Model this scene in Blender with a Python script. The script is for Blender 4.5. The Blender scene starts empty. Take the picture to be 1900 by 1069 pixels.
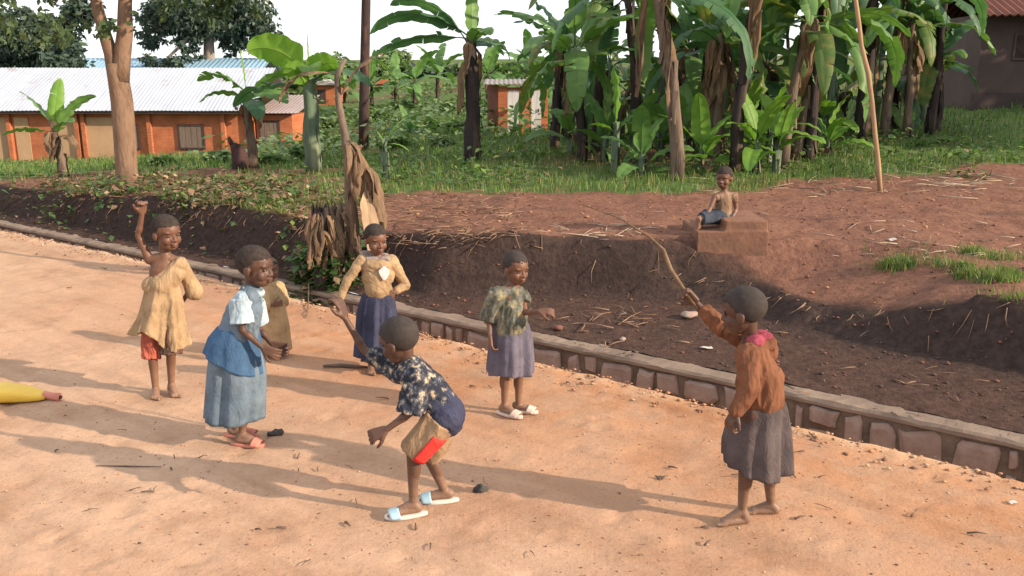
import bpy, bmesh, math, random
import numpy as np
from mathutils import Vector, Matrix, noise
R = math.radians
PI = math.pi
C = bpy.context.scene.collection
scene = bpy.context.scene
rng = random.Random(7)

# ------------------------------------------------------------------ camera
F = 1600.0; CAMH = 2.1
PITCH = math.atan(384.5 / F)
cam = bpy.data.objects.new('camera', bpy.data.cameras.new('camera'))
C.objects.link(cam)
cam.location = (0, 0, CAMH)
cam.rotation_euler = (PI / 2 - PITCH, 0, 0)
cam.data.sensor_width = 36
cam.data.lens = 36 * F / 1900
cam.data.clip_end = 2000
scene.camera = cam
CP, SP = math.cos(PITCH), math.sin(PITCH)


def ray(u, v):
    xc = (u - 950) / F; yc = -(v - 534.5) / F
    return Vector((xc, CP + yc * SP, yc * CP - SP))


def at(u, v, z=0.0):                       # point of the level z seen at a photo pixel
    d = ray(u, v); t = (z - CAMH) / d.z
    return Vector((d.x * t, d.y * t, z))


def aty(u, v, y):                          # point at the distance y seen at a photo pixel
    d = ray(u, v); t = y / d.y
    return Vector((d.x * t, y, CAMH + d.z * t))


def lerp(a, b, t): return a + (b - a) * t
def sstep(a, b, x):
    t = min(1, max(0, (x - a) / (b - a))); return t * t * (3 - 2 * t)
def interp(x, xs, ys):
    if x <= xs[0]: return ys[0]
    for i in range(1, len(xs)):
        if x <= xs[i]: return lerp(ys[i-1], ys[i], (x - xs[i-1]) / (xs[i] - xs[i-1]))
    return ys[-1]


# ------------------------------------------------------------------ mesh helper
class MB:
    def __init__(self): self.v = []; self.f = []; self.m = []

    def add(self, vs, fs, m=0):
        o = len(self.v); self.v.extend(tuple(p) for p in vs)
        self.f.extend(tuple(i + o for i in f) for f in fs); self.m.extend([m] * len(fs))

    def rings(self, rs, m=0, cap=True, closed=True):
        n = len(rs[0]); vs = [p for r in rs for p in r]; fs = []
        for i in range(len(rs) - 1):
            for j in range(n if closed else n - 1):
                k = (j + 1) % n
                fs.append((i*n + j, i*n + k, (i+1)*n + k, (i+1)*n + j))
        if cap and closed:
            fs.append(tuple(range(n - 1, -1, -1))); fs.append(tuple((len(rs)-1)*n + j for j in range(n)))
        self.add(vs, fs, m)

    def tube(self, pts, rad, n=10, m=0, cap=True, wob=0.0, seed=0.0):
        pts = [Vector(p) for p in pts]
        if not hasattr(rad, '__len__'): rad = [rad] * len(pts)
        rs = []; ref = None
        for i, p in enumerate(pts):
            d = (pts[min(i+1, len(pts)-1)] - pts[max(i-1, 0)])
            d = d.normalized() if d.length > 1e-9 else Vector((0, 0, 1))
            if ref is None: ref = Vector((1, 0, 0)) if abs(d.x) < .8 else Vector((0, 1, 0))
            a = (ref - d * ref.dot(d)).normalized(); b = d.cross(a); ref = a
            ring = []
            for j in range(n):
                t = 2*PI*j/n; q = a*math.cos(t) + b*math.sin(t)
                r = rad[i]
                if wob: r *= 1 + wob * noise.noise(Vector((math.cos(t)*1.3+seed, math.sin(t)*1.3, i*.35+seed)))
                ring.append(p + q*r)
            rs.append(ring)
        self.rings(rs, m, cap)

    def cap(self, p0, r0, p1, r1, n=14, m=0):
        p0 = Vector(p0); p1 = Vector(p1); d = p1 - p0; L = d.length
        if L < 1e-6: d = Vector((0, 0, 1))
        d = d.normalized(); a = d.orthogonal().normalized(); b = d.cross(a)
        prof = []
        for i in range(5):
            t = PI/2*(i/4.0); prof.append((-r0*math.cos(t)*.999, max(r0*math.sin(t), r0*.02)))
        for i in range(1, 4): prof.append((L*i/4, lerp(r0, r1, i/4)))
        for i in range(5):
            t = PI/2*(i/4.0); prof.append((L + r1*math.sin(t), max(r1*math.cos(t), r1*.02)))
        self.rings([[p0 + d*h + (a*math.cos(2*PI*j/n) + b*math.sin(2*PI*j/n))*r for j in range(n)] for h, r in prof], m)

    def ell(self, c, rad, M=None, n=16, k=9, m=0):
        c = Vector(c); rs = []
        for i in range(k + 1):
            t = PI*i/k; t = min(max(t, .04), PI - .04)
            ring = []
            for j in range(n):
                q = Vector((rad[0]*math.sin(t)*math.cos(2*PI*j/n), rad[1]*math.sin(t)*math.sin(2*PI*j/n), -rad[2]*math.cos(t)))
                ring.append(c + (M @ q if M else q))
            rs.append(ring)
        self.rings(rs, m)

    def box(self, lo, hi, m=0, M=None, c=None):
        vs = [Vector((x, y, z)) for z in (lo[2], hi[2]) for y in (lo[1], hi[1]) for x in (lo[0], hi[0])]
        if M: vs = [M @ q for q in vs]
        if c is not None: vs = [q + Vector(c) for q in vs]
        self.add(vs, [(0,2,3,1), (4,5,7,6), (0,1,5,4), (2,6,7,3), (0,4,6,2), (1,3,7,5)], m)

    def build(self, name, mats, parent=None, smooth=True, voxel=0, sm=0, solid=0, disp=None, extra=None, sub=0, mesh=None):
        org = root_loc(parent) if parent else Vector((0, 0, 0))
        me = mesh or bpy.data.meshes.new(name)
        me.from_pydata([(p[0]-org.x, p[1]-org.y, p[2]-org.z) for p in self.v], [], self.f)
        if not hasattr(mats, '__len__'): mats = [mats]
        if len(set(self.m)) > 1: me.polygons.foreach_set('material_index', self.m)
        if voxel or sm or solid or sub:
            o = bpy.data.objects.new('tmp', me); C.objects.link(o)
            if voxel:
                r = o.modifiers.new('r', 'REMESH'); r.mode = 'VOXEL'; r.voxel_size = voxel
            if solid:
                r = o.modifiers.new('s', 'SOLIDIFY'); r.thickness = solid; r.offset = 0
            if sub:
                r = o.modifiers.new('u', 'SUBSURF'); r.levels = sub
            if sm:
                r = o.modifiers.new('m', 'SMOOTH'); r.iterations = sm; r.factor = .5
            dg = bpy.context.evaluated_depsgraph_get()
            me2 = bpy.data.meshes.new_from_object(o.evaluated_get(dg))
            bpy.data.objects.remove(o); bpy.data.meshes.remove(me); me = me2; me.name = name
        if disp:
            n = len(me.vertices); co = [v.co.copy() for v in me.vertices]; no = [v.normal.copy() for v in me.vertices]
            for i in range(n):
                me.vertices[i].co = co[i] + no[i] * disp(co[i] + org, no[i])
        me.materials.clear()
        for q in mats: me.materials.append(q)
        if extra:                           # a second MB joined into the same mesh, with its own material slots
            bm = bmesh.new(); bm.from_mesh(me)
            vs = [bm.verts.new((p[0]-org.x, p[1]-org.y, p[2]-org.z)) for p in extra.v]
            for f, mi in zip(extra.f, extra.m):
                fc = bm.faces.new([vs[i] for i in f]); fc.material_index = mi
            bm.to_mesh(me); bm.free()
        me.polygons.foreach_set('use_smooth', [smooth] * len(me.polygons))
        me.update()
        ob = bpy.data.objects.new(name, me); C.objects.link(ob)
        if parent: ob.parent = parent
        return ob


def root_loc(o):
    l = Vector((0, 0, 0))
    while o is not None: l = l + o.location; o = o.parent
    return l


def tag(o, label=None, cat=None, group=None, kind=None):
    if label: o['label'] = label
    if cat: o['category'] = cat
    if group: o['group'] = group
    if kind: o['kind'] = kind
    return o


def thing(name, label, cat, loc, group=None):
    o = bpy.data.objects.new(name, None); C.objects.link(o); o.location = loc
    o.empty_display_size = .1
    return tag(o, label, cat, group)


# ------------------------------------------------------------------ materials
def newmat(name):
    m = bpy.data.materials.new(name); m.use_nodes = True
    nt = m.node_tree; b = nt.nodes['Principled BSDF']
    return m, nt, b


def N(nt, t, **kw):
    n = nt.nodes.new(t)
    for k, v in kw.items(): setattr(n, k, v)
    return n


def noise_tex(nt, vec, scale, detail=5, rough=.6, stretch=None):
    if stretch:
        mp = N(nt, 'ShaderNodeMapping'); mp.inputs['Scale'].default_value = stretch
        nt.links.new(vec, mp.inputs['Vector']); vec = mp.outputs['Vector']
    n = N(nt, 'ShaderNodeTexNoise'); n.inputs['Scale'].default_value = scale
    n.inputs['Detail'].default_value = detail; n.inputs['Roughness'].default_value = rough
    nt.links.new(vec, n.inputs['Vector'])
    return n.outputs['Fac']


def ramp(nt, fac, stops):
    r = N(nt, 'ShaderNodeValToRGB'); e = r.color_ramp.elements
    while len(e) < len(stops): e.new(.5)
    for x, (p, c) in zip(e, stops): x.position = p; x.color = (*c, 1)
    nt.links.new(fac, r.inputs['Fac'])
    return r.outputs['Color']


def mixc(nt, fac, a, b, mode='MIX'):
    n = N(nt, 'ShaderNodeMix', data_type='RGBA', blend_type=mode)
    for s, x in (('Factor', fac), ('A', a), ('B', b)):
        i = [q for q in n.inputs if q.name == s and (q.type == 'RGBA' or s == 'Factor' and q.type == 'VALUE')][0]
        if isinstance(x, (int, float)): i.default_value = x
        elif isinstance(x, tuple): i.default_value = (*x, 1)
        else: nt.links.new(x, i)
    return [q for q in n.outputs if q.type == 'RGBA'][0]


def bump(nt, b, h, strength=.5, dist=.01, prev=None):
    n = N(nt, 'ShaderNodeBump'); n.inputs['Strength'].default_value = strength; n.inputs['Distance'].default_value = dist
    nt.links.new(h, n.inputs['Height'])
    if prev: nt.links.new(prev, n.inputs['Normal'])
    if b: nt.links.new(n.outputs['Normal'], b.inputs['Normal'])
    return n.outputs['Normal']


def mat(name, col, col2=None, scale=6, rough=.9, bmp=.3, bscale=40, bdist=.01, stretch=None, spec=.15, transl=0, lo=.35, hi=.65, col3=None):
    m, nt, b = newmat(name)
    tc = N(nt, 'ShaderNodeTexCoord').outputs['Object']
    col2 = col2 or tuple(x*.72 for x in col)
    f = noise_tex(nt, tc, scale, 6, .62, stretch)
    st = [(lo, col), (hi, col2)]
    if col3: st = [(lo, col), ((lo+hi)/2, col3), (hi, col2)]
    c = ramp(nt, f, st)
    nt.links.new(c, b.inputs['Base Color'])
    b.inputs['Roughness'].default_value = rough
    b.inputs['Specular IOR Level'].default_value = spec
    if bmp: bump(nt, b, noise_tex(nt, tc, bscale, 4, .6, stretch), bmp, bdist)
    if transl:
        t = N(nt, 'ShaderNodeBsdfTranslucent'); x = N(nt, 'ShaderNodeMixShader'); x.inputs[0].default_value = transl
        cc = mixc(nt, 1.0, c, (1.0, 1.15, .55), 'MULTIPLY')
        nt.links.new(cc, t.inputs['Color'])
        out = nt.nodes['Material Output']
        nt.links.new(b.outputs[0], x.inputs[1]); nt.links.new(t.outputs[0], x.inputs[2]); nt.links.new(x.outputs[0], out.inputs[0])
    return m


def wrinkle(m, strength=.38, sc=15):
    """creases and worn, dusty mottling on a cloth material"""
    nt = m.node_tree; b = nt.nodes['Principled BSDF']
    tc = [n for n in nt.nodes if n.type == 'TEX_COORD'][0].outputs['Object']
    n1 = N(nt, 'ShaderNodeTexNoise'); n1.noise_dimensions = '3D'; n1.inputs['Scale'].default_value = sc; n1.inputs['Detail'].default_value = 3; n1.inputs['Distortion'].default_value = 1.6
    mp = N(nt, 'ShaderNodeMapping'); mp.inputs['Scale'].default_value = (1, 1, .45); nt.links.new(tc, mp.inputs['Vector']); nt.links.new(mp.outputs[0], n1.inputs['Vector'])
    a = N(nt, 'ShaderNodeMath', operation='SUBTRACT'); nt.links.new(n1.outputs['Fac'], a.inputs[0]); a.inputs[1].default_value = .5
    a2 = N(nt, 'ShaderNodeMath', operation='ABSOLUTE'); nt.links.new(a.outputs[0], a2.inputs[0])
    prev = b.inputs['Normal'].links[0].from_socket if b.inputs['Normal'].links else None
    bump(nt, b, a2.outputs[0], strength, .035, prev)
    src = b.inputs['Base Color'].links[0].from_socket
    d = ramp(nt, noise_tex(nt, tc, 7, 6, .7), [(.36, (.72, .70, .68)), (.56, (1.04, 1.03, 1.02))])
    nt.links.new(mixc(nt, 1.0, src, d, 'MULTIPLY'), b.inputs['Base Color'])
    return m


def cloth(name, col, col2=None, scale=9, **kw):
    return wrinkle(mat(name, col, col2 or tuple(x*.74 for x in col), scale=scale, rough=.95, bmp=.35, bscale=260, bdist=.002, spec=.08, **kw))


def dusty(m):
    """road dust on the feet and shins"""
    nt = m.node_tree; b = nt.nodes['Principled BSDF']; tc = [n for n in nt.nodes if n.type == 'TEX_COORD'][0].outputs['Object']
    sx_ = N(nt, 'ShaderNodeSeparateXYZ'); nt.links.new(tc, sx_.inputs[0])
    mr = N(nt, 'ShaderNodeMapRange'); mr.inputs[1].default_value = .30; mr.inputs[2].default_value = .0; nt.links.new(sx_.outputs['Z'], mr.inputs[0])
    mu = N(nt, 'ShaderNodeMath', operation='MULTIPLY'); nt.links.new(mr.outputs[0], mu.inputs[0]); nt.links.new(noise_tex(nt, tc, 22, 5, .7), mu.inputs[1])
    src = b.inputs['Base Color'].links[0].from_socket
    nt.links.new(mixc(nt, mu.outputs[0], src, (.34, .21, .14)), b.inputs['Base Color'])
    return m


SKIN = mat('skin', (.100, .050, .033), (.070, .035, .024), scale=9, rough=.52, bmp=.12, bscale=120, bdist=.002, spec=.35)
SKIN2 = mat('skin_warm', (.155, .072, .043), (.105, .050, .031), scale=9, rough=.52, bmp=.12, bscale=120, bdist=.002, spec=.35)
dusty(SKIN); dusty(SKIN2)
LIP = mat('lip', (.12, .045, .038), rough=.5, bmp=0)
EYEW = mat('eye_white', (.13, .10, .085), (.11, .085, .07), rough=.4, bmp=0)
EYEB = mat('eye_dark', (.012, .008, .006), rough=.2, bmp=0, spec=.5)
HAIR = mat('short_hair', (.028, .022, .020), (.052, .040, .034), scale=40, rough=.95, bmp=.8, bscale=300, bdist=.004)
HAIR2 = mat('shaved_scalp', (.050, .040, .036), (.036, .029, .027), scale=30, rough=.8, bmp=.4, bscale=300, bdist=.002)
# ------------------------------------------------------------------ terrain
H0 = Vector((-8.11, 13.52)) * (CAMH / 2.2)
H1 = Vector((3.2, 5.01)) * (CAMH / 2.2)
DS = (H1 - H0).normalized(); DN = Vector((-DS.y, DS.x))
if DN.y < 0: DN = -DN


def st_of(x, y):
    q = Vector((x, y)) - H0; return q.dot(DS), q.dot(DN)


def xy_of(s, t):
    q = H0 + DS*s + DN*t; return q.x, q.y


WALLW = .19
def t_edge(s): return interp(s, [-6, 0, 4.5, 7.5, 10, 14, 20], [-.3, -.26, -.20, -.36, -.5, -.57, -.57]) + .035*noise.noise(Vector((s*1.7, 3.1, 0))) + .035*noise.noise(Vector((s*5, 9.1, 0)))
def t_base(s): return interp(s, [-6, 0, 2, 5, 7.2, 8.3, 9.2, 10.4, 11.0, 11.6, 13.3, 20], [.5, .45, .55, .5, .5, .6, 1.25, 1.85, 1.95, 1.5, 1.28, 1.2]) + .08*noise.noise(Vector((s*.9, 7.7, 0))) + .04*noise.noise(Vector((s*2.7, 1.7, 0)))


AC = [-.62, -.28, 0., .3, .6]
YR = [5, 9, 12, 15, 20, 28, 36, 50, 75, 120, 250, 700]
TZ = [
    [.42, .42, .42, .35, .05, -.65, -1.25, -1.2, .5, 2.5, 7, 18],
    [.5, .52, .58, .52, .30, -.3, -.9, -.5, 1.0, 3.0, 7.5, 18],
    [.56, .58, .60, .62, .60, .5, .55, 1.0, 2.0, 4.0, 8, 18],
    [.52, .56, .62, .72, .95, 1.3, 1.6, 2.2, 3.4, 5.2, 9, 18],
    [.46, .52, .62, .80, 1.2, 1.8, 2.2, 3.0, 4.0, 6, 9, 18]]


def plateau(x, y):
    yy = max(y, 5.0); a = min(.6, max(-.62, x / yy))
    cols = [interp(yy, YR, c) for c in TZ]
    i = 0
    while i < 3 and a > AC[i+1]: i += 1
    k = sstep(AC[i], AC[i+1], a)
    return lerp(cols[i], cols[i+1], k)


def road_z(x, y):
    n = noise.noise
    return (.012*n(Vector((x*.8, y*.8, 0))) + .008*n(Vector((x*2.6, y*2.6, 4))) + .0035*n(Vector((x*9, y*9, 8))))


def terrain_z(x, y):
    s, t = st_of(x, y)
    te = t_edge(s)
    if t < te: return road_z(x, y)
    if t < .02: return -.42
    tb = t_base(s)
    n = noise.noise
    fl = .012 + .02*n(Vector((x*1.5, y*1.5, 2))) + .015*n(Vector((x*5, y*5, 6))) + .06*max(0, (t-WALLW))/max(.3, tb)
    p = plateau(x, y) - .34*sstep(1.2, 1.75, x)*sstep(4.1, 2.5, x)*sstep(8.55, 8.2, y)*(1 if y > 6.5 else 0)
    w = .30 + .10*n(Vector((s*1.3, 0, 5)))
    k = (t - tb) / w
    ck = min(1, max(0, k)); kk = ck**.75 if ck < 1 else 1
    rough = .05*n(Vector((x*1.1, y*1.1, 11))) + .03*n(Vector((x*3.1, y*3.1, 13))) + .014*n(Vector((x*8, y*8, 17)))
    if t > 9: rough *= 1.6
    z = lerp(fl, p, kk) + rough*min(1, ck*1.2)
    if 0 < ck < 1: z += (.05*n(Vector((s*3, k*2, 21))) + .045*n(Vector((s*7, k*4, 23))) + .03*abs(n(Vector((s*13, k*2, 25)))))*math.sin(ck*PI)**.6
    return z


def grass_amount(x, y):
    a = x / max(y, 1)
    ye = interp(a, [-.7, -.3, -.2, -.13, 0, .2, .27, .33, .42, .6], [11.9, 10.9, 10.6, 12.1, 11.9, 11.8, 11.9, 13.0, 13.2, 14.0])
    e = ye + .9*noise.noise(Vector((x*.7, y*.7, 31))) + .5*noise.noise(Vector((x*2.3, y*2.3, 33)))
    g = sstep(-.35, .5, y - e)
    # bare patches of field soil further back
    g *= 1 - .75*sstep(.18, .4, noise.noise(Vector((x*.22, y*.10, 40))))*sstep(13.5, 17, y)
    if a < -.17: g *= lerp(1, .12 + .6*sstep(.05, .35, noise.noise(Vector((x*.8, y*.8, 71)))), sstep(-.17, -.23, a) if False else min(1, (-.17 - a)/.06)) if y < 17 else 1
    return g


def axis(dense0, dense1, step, out0, out1, g=1.12):
    v = list(np.arange(dense0, dense1 + 1e-6, step))
    q = step; x = dense1
    while x < out1: q *= g; x += q; v.append(x)
    q = step; x = dense0; lo = []
    while x > out0: q *= g; x -= q; lo.append(x)
    return lo[::-1] + v


def grid_mesh(name, P, ns, nt_, mats, attr=None):
    me = bpy.data.meshes.new(name)
    f = [(i*nt_ + j, (i+1)*nt_ + j, (i+1)*nt_ + j+1, i*nt_ + j+1) for i in range(ns-1) for j in range(nt_-1)]
    me.from_pydata(P, [], f)
    if attr is not None:
        a = me.attributes.new('cover', 'FLOAT', 'POINT'); a.data.foreach_set('value', attr)
    me.polygons.foreach_set('use_smooth', [True]*len(me.polygons))
    me.materials.append(mats)
    o = bpy.data.objects.new(name, me); C.objects.link(o)
    me.update()
    if me.polygons[0].normal.z < 0: me.flip_normals()
    return o


# --- earth road
def road_material():
    m, nt, b = newmat('road_dirt')
    tc = N(nt, 'ShaderNodeTexCoord').outputs['Object']
    big = noise_tex(nt, tc, .55, 4, .55)
    mid = noise_tex(nt, tc, 3.2, 6, .65)
    fine = noise_tex(nt, tc, 38, 5, .75)
    c = ramp(nt, big, [(.34, (.405, .252, .168)), (.66, (.47, .318, .222))])
    c2 = ramp(nt, mid, [(.32, (.86, .83, .80)), (.66, (1.05, 1.04, 1.03))])
    c = mixc(nt, 1.0, c, c2, 'MULTIPLY')
    c3 = ramp(nt, fine, [(.28, (.70, .65, .60)), (.46, (1, 1, 1)), (.74, (1.08, 1.06, 1.04))])
    c = mixc(nt, .8, c, c3, 'MULTIPLY')
    mp = N(nt, 'ShaderNodeMapping'); mp.inputs['Rotation'].default_value = (0, 0, R(37)); nt.links.new(tc, mp.inputs['Vector'])
    c4 = ramp(nt, noise_tex(nt, mp.outputs[0], 1.0, 5, .6, (.35, 5.5, 1)), [(.36, (.86, .84, .82)), (.52, (1, 1, 1)), (.68, (1.07, 1.07, 1.07))])   # wheel streaks along the road
    c = mixc(nt, .75, c, c4, 'MULTIPLY')
    c5 = ramp(nt, noise_tex(nt, tc, 1.4, 7, .72), [(.40, (.84, .79, .75)), (.50, (1, 1, 1))])                                                       # damp and scuffed patches
    c = mixc(nt, .7, c, c5, 'MULTIPLY')
    pale = N(nt, 'ShaderNodeAttribute', attribute_name='dust')
    c = mixc(nt, pale.outputs['Fac'], c, (.60, .44, .30))
    a = N(nt, 'ShaderNodeAttribute', attribute_name='cover')   # redder loose earth thrown up along the edge
    red = mixc(nt, 1.0, c, (.86, .68, .54), 'MULTIPLY')
    mm = N(nt, 'ShaderNodeMath', operation='MULTIPLY'); nt.links.new(a.outputs['Fac'], mm.inputs[0]); 
    rr = N(nt, 'ShaderNodeMapRange'); rr.inputs[1].default_value = .3; rr.inputs[2].default_value = .6; nt.links.new(mid, rr.inputs[0])
    nt.links.new(rr.outputs[0], mm.inputs[1])
    c = mixc(nt, mm.outputs[0], c, red)
    nt.links.new(c, b.inputs['Base Color'])
    b.inputs['Roughness'].default_value = 1; b.inputs['Specular IOR Level'].default_value = .05
    p = bump(nt, None, noise_tex(nt, tc, 7, 5, .62), .35, .03)
    p = bump(nt, None, noise_tex(nt, tc, 55, 5, .7), .45, .008, p)
    bump(nt, b, noise_tex(nt, tc, 160, 3, .7), .35, .003, p)
    return m


FEET = {}
fr = random.Random(12)
def dent(x, y, a, L, W, d):
    for i in range(int((x-.3)//.3), int((x+.3)//.3) + 1):
        for j in range(int((y-.3)//.3), int((y+.3)//.3) + 1): FEET.setdefault((i, j), []).append((x, y, math.cos(a), math.sin(a), L, W, d))
for _ in range(190):                        # trails of bare footprints and scuffs
    a = fr.uniform(0, 6.28); x = fr.uniform(-6, 4); y = fr.uniform(2.2, 11)
    for k in range(fr.randint(2, 6)):
        sg = 1 if k % 2 else -1
        dent(x + .34*k*math.cos(a) - .06*sg*math.sin(a), y + .34*k*math.sin(a) + .06*sg*math.cos(a), a + fr.uniform(-.15, .15), fr.uniform(.07, .11), fr.uniform(.035, .05), fr.uniform(.006, .013))
def foot_z(x, y):
    z = 0
    for (fx, fy, c, s_, L, W, d) in FEET.get((int(x//.3), int(y//.3)), ()):
        u_ = ((x-fx)*c + (y-fy)*s_)/L; v_ = (-(x-fx)*s_ + (y-fy)*c)/W; q = math.sqrt(u_*u_ + v_*v_)
        if q < 1.7: z += -d*(1 - sstep(.6, 1.0, q)) + d*.45*sstep(.7, 1.05, q)*(1 - sstep(1.1, 1.7, q))
    return z
ss = axis(0, 16.5, .042, -120, 60, 1.12)
tv = [-x for x in axis(0, 7.6, .042, 0, 60, 1.15)][::-1]
P = []; att = []; dst = []
for s in ss:
    te = t_edge(s)
    for t in tv:
        tt = t + te
        x, y = xy_of(s, tt); z = road_z(x, y) + foot_z(x, y)
        e = sstep(-.5, -.02, t)
        z += .012*e*(1 + 1.5*noise.noise(Vector((s*4, t*6, 2)))) - .03*sstep(-.05, 0, t)
        P.append((x, y, z)); att.append(sstep(-2.6, -.2, t) * sstep(2.5, 9, s))
        dst.append(.55*sstep(7.5, 2, s)*sstep(-.4, -1.6, t)*(.6 + .8*noise.noise(Vector((x*.7, y*.7, 90)))) + .55*sstep(-.22, -.04, t)*(.7 + noise.noise(Vector((s*2.5, t*8, 91)))))
    for dz, dt in ((-.12, .015), (-.42, .03)):
        x, y = xy_of(s, te + dt); P.append((x, y, dz)); att.append(.8); dst.append(0)
    x, y = xy_of(s, .03); P.append((x, y, -.42)); att.append(.3); dst.append(0)
road = grid_mesh('road', P, len(ss), len(tv) + 3, road_material(), att)
a = road.data.attributes.new('dust', 'FLOAT', 'POINT'); a.data.foreach_set('value', [max(0, q) for q in dst])
tag(road, kind='structure')


# --- far side: dirt floor behind the drain, dark cut bank, red plateau, fields, hills
def earth_material():
    m, nt, b = newmat('field_earth')
    tc = N(nt, 'ShaderNodeTexCoord').outputs['Object']
    geo = N(nt, 'ShaderNodeNewGeometry')
    mid = noise_tex(nt, tc, 1.6, 6, .65)
    fine = noise_tex(nt, tc, 16, 6, .7)
    soil = ramp(nt, mid, [(.3, (.155, .075, .052)), (.5, (.205, .105, .073)), (.7, (.125, .066, .051))])
    soil = mixc(nt, .8, soil, ramp(nt, fine, [(.3, (.55, .52, .5)), (.55, (1, 1, 1)), (.72, (1.25, 1.22, 1.15))]), 'MULTIPLY')
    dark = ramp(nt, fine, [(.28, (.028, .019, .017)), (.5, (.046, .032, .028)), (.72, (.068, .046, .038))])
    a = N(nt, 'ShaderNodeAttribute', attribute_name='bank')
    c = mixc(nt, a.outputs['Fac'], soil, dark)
    gr = ramp(nt, noise_tex(nt, tc, 2.1, 6, .7), [(.3, (.055, .09, .032)), (.5, (.09, .14, .045)), (.7, (.13, .14, .06))])
    a2 = N(nt, 'ShaderNodeAttribute', attribute_name='cover')
    mm = N(nt, 'ShaderNodeMath', operation='MULTIPLY_ADD'); mm.use_clamp = True
    nt.links.new(a2.outputs['Fac'], mm.inputs[0]); mm.inputs[1].default_value = 1.5
    q = N(nt, 'ShaderNodeMath', operation='MULTIPLY_ADD'); nt.links.new(fine, q.inputs[0]); q.inputs[1].default_value = 1.2; q.inputs[2].default_value = -.85
    nt.links.new(q.outputs[0], mm.inputs[2])
    sm_ = N(nt, 'ShaderNodeMath', operation='MULTIPLY'); nt.links.new(mm.outputs[0], sm_.inputs[0]); nt.links.new(a2.outputs['Fac'], sm_.inputs[1])
    c = mixc(nt, sm_.outputs[0], c, gr)
    nt.links.new(c, b.inputs['Base Color'])
    b.inputs['Roughness'].default_value = 1; b.inputs['Specular IOR Level'].default_value = .05
    p = bump(nt, None, noise_tex(nt, tc, 7, 5, .65), .6, .06)
    bump(nt, b, noise_tex(nt, tc, 40, 5, .7), .6, .015, p)
    return m


ss = axis(-2, 17, .075, -500, 350, 1.10)
tv = axis(0, 7.5, .065, 0, 800, 1.09)[0:]
P = []; gra = []; bnk = []
for s in ss:
    tb = t_base(s)
    for t in tv:
        tt = t + WALLW - .06
        x, y = xy_of(s, tt); z = terrain_z(x, y)
        P.append((x, y, z))
        gra.append(grass_amount(x, y)*sstep(tb + .25, tb + .6, tt))
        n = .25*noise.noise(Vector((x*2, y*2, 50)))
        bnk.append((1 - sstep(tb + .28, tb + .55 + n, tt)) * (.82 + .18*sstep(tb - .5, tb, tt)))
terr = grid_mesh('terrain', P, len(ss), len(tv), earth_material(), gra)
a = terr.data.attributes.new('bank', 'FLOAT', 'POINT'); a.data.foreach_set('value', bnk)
tag(terr, kind='structure')


def drop(x, y): return Vector((x, y, terrain_z(x, y)))


def on_ground(u, v):                       # where the ray of a photo pixel meets the land
    d = ray(u, v); lo = 2.0; prev = lo
    y = lo
    while y < 400:
        t = y / d.y; z = CAMH + d.z*t
        if z < terrain_z(d.x*t, y):
            a_, b_ = prev, y
            for _ in range(20):
                m_ = (a_ + b_)/2; t = m_/d.y
                if CAMH + d.z*t < terrain_z(d.x*t, m_): b_ = m_
                else: a_ = m_
            t = b_/d.y
            return Vector((d.x*t, b_, terrain_z(d.x*t, b_)))
        prev = y; y += max(.05, y*.006)
    return None


# --- stone masonry wall of the roadside drain
mort = mat('mortar', (.19, .145, .115), (.10, .075, .06), scale=7, bmp=.6, bscale=50, bdist=.01)
copm = mat('coping_cement', (.25, .185, .14), (.16, .118, .092), scale=3, bmp=.5, bscale=45, bdist=.008)
stoA = mat('stone_rose', (.225, .155, .128), (.33, .25, .21), scale=5, bmp=.6, bscale=30, bdist=.01)
stoB = mat('stone_grey', (.46, .41, .37), (.30, .26, .24), scale=5, bmp=.6, bscale=30, bdist=.01)
stoC = mat('stone_dark', (.115, .085, .072), (.17, .12, .10), scale=5, bmp=.6, bscale=30, bdist=.01)
S0, S1 = -30, 24
w = thing('drain_wall', 'low stone masonry drain wall with cement coping running along the road edge', 'wall', (0, 0, 0))
mb = MB()
def st3(s, t, z):
    x, y = xy_of(s, t); return Vector((x, y, z))
svals = axis(-2, 17, .06, S0, S1, 1.2)
mb.rings([[st3(s, .02, -.42), st3(s, .02, -.038), st3(s, WALLW-.03, -.038), st3(s, WALLW-.03, -.42)] for s in svals])
mb.build('mortar_core', mort, w, smooth=False)
mb = MB()
rs = []
for s in svals:
    n = lambda k: .013*noise.noise(Vector((s*2.3, k, 0))) + .010*noise.noise(Vector((s*9, k, 3)))
    rs.append([st3(s, -.015 + n(1), -.040), st3(s, -.018 + n(1), -.016 + n(2)), st3(s, .0 + n(1), .002 + n(3)), st3(s, .09, .010 + n(4)),
               st3(s, WALLW-.02, .006 + n(5)), st3(s, WALLW + n(6), -.02), st3(s, WALLW, -.040)])
mb.rings(rs)
mb.build('coping', copm, w, smooth=False)
mb = MB(); r2 = random.Random(3)
s = -9.0
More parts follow.
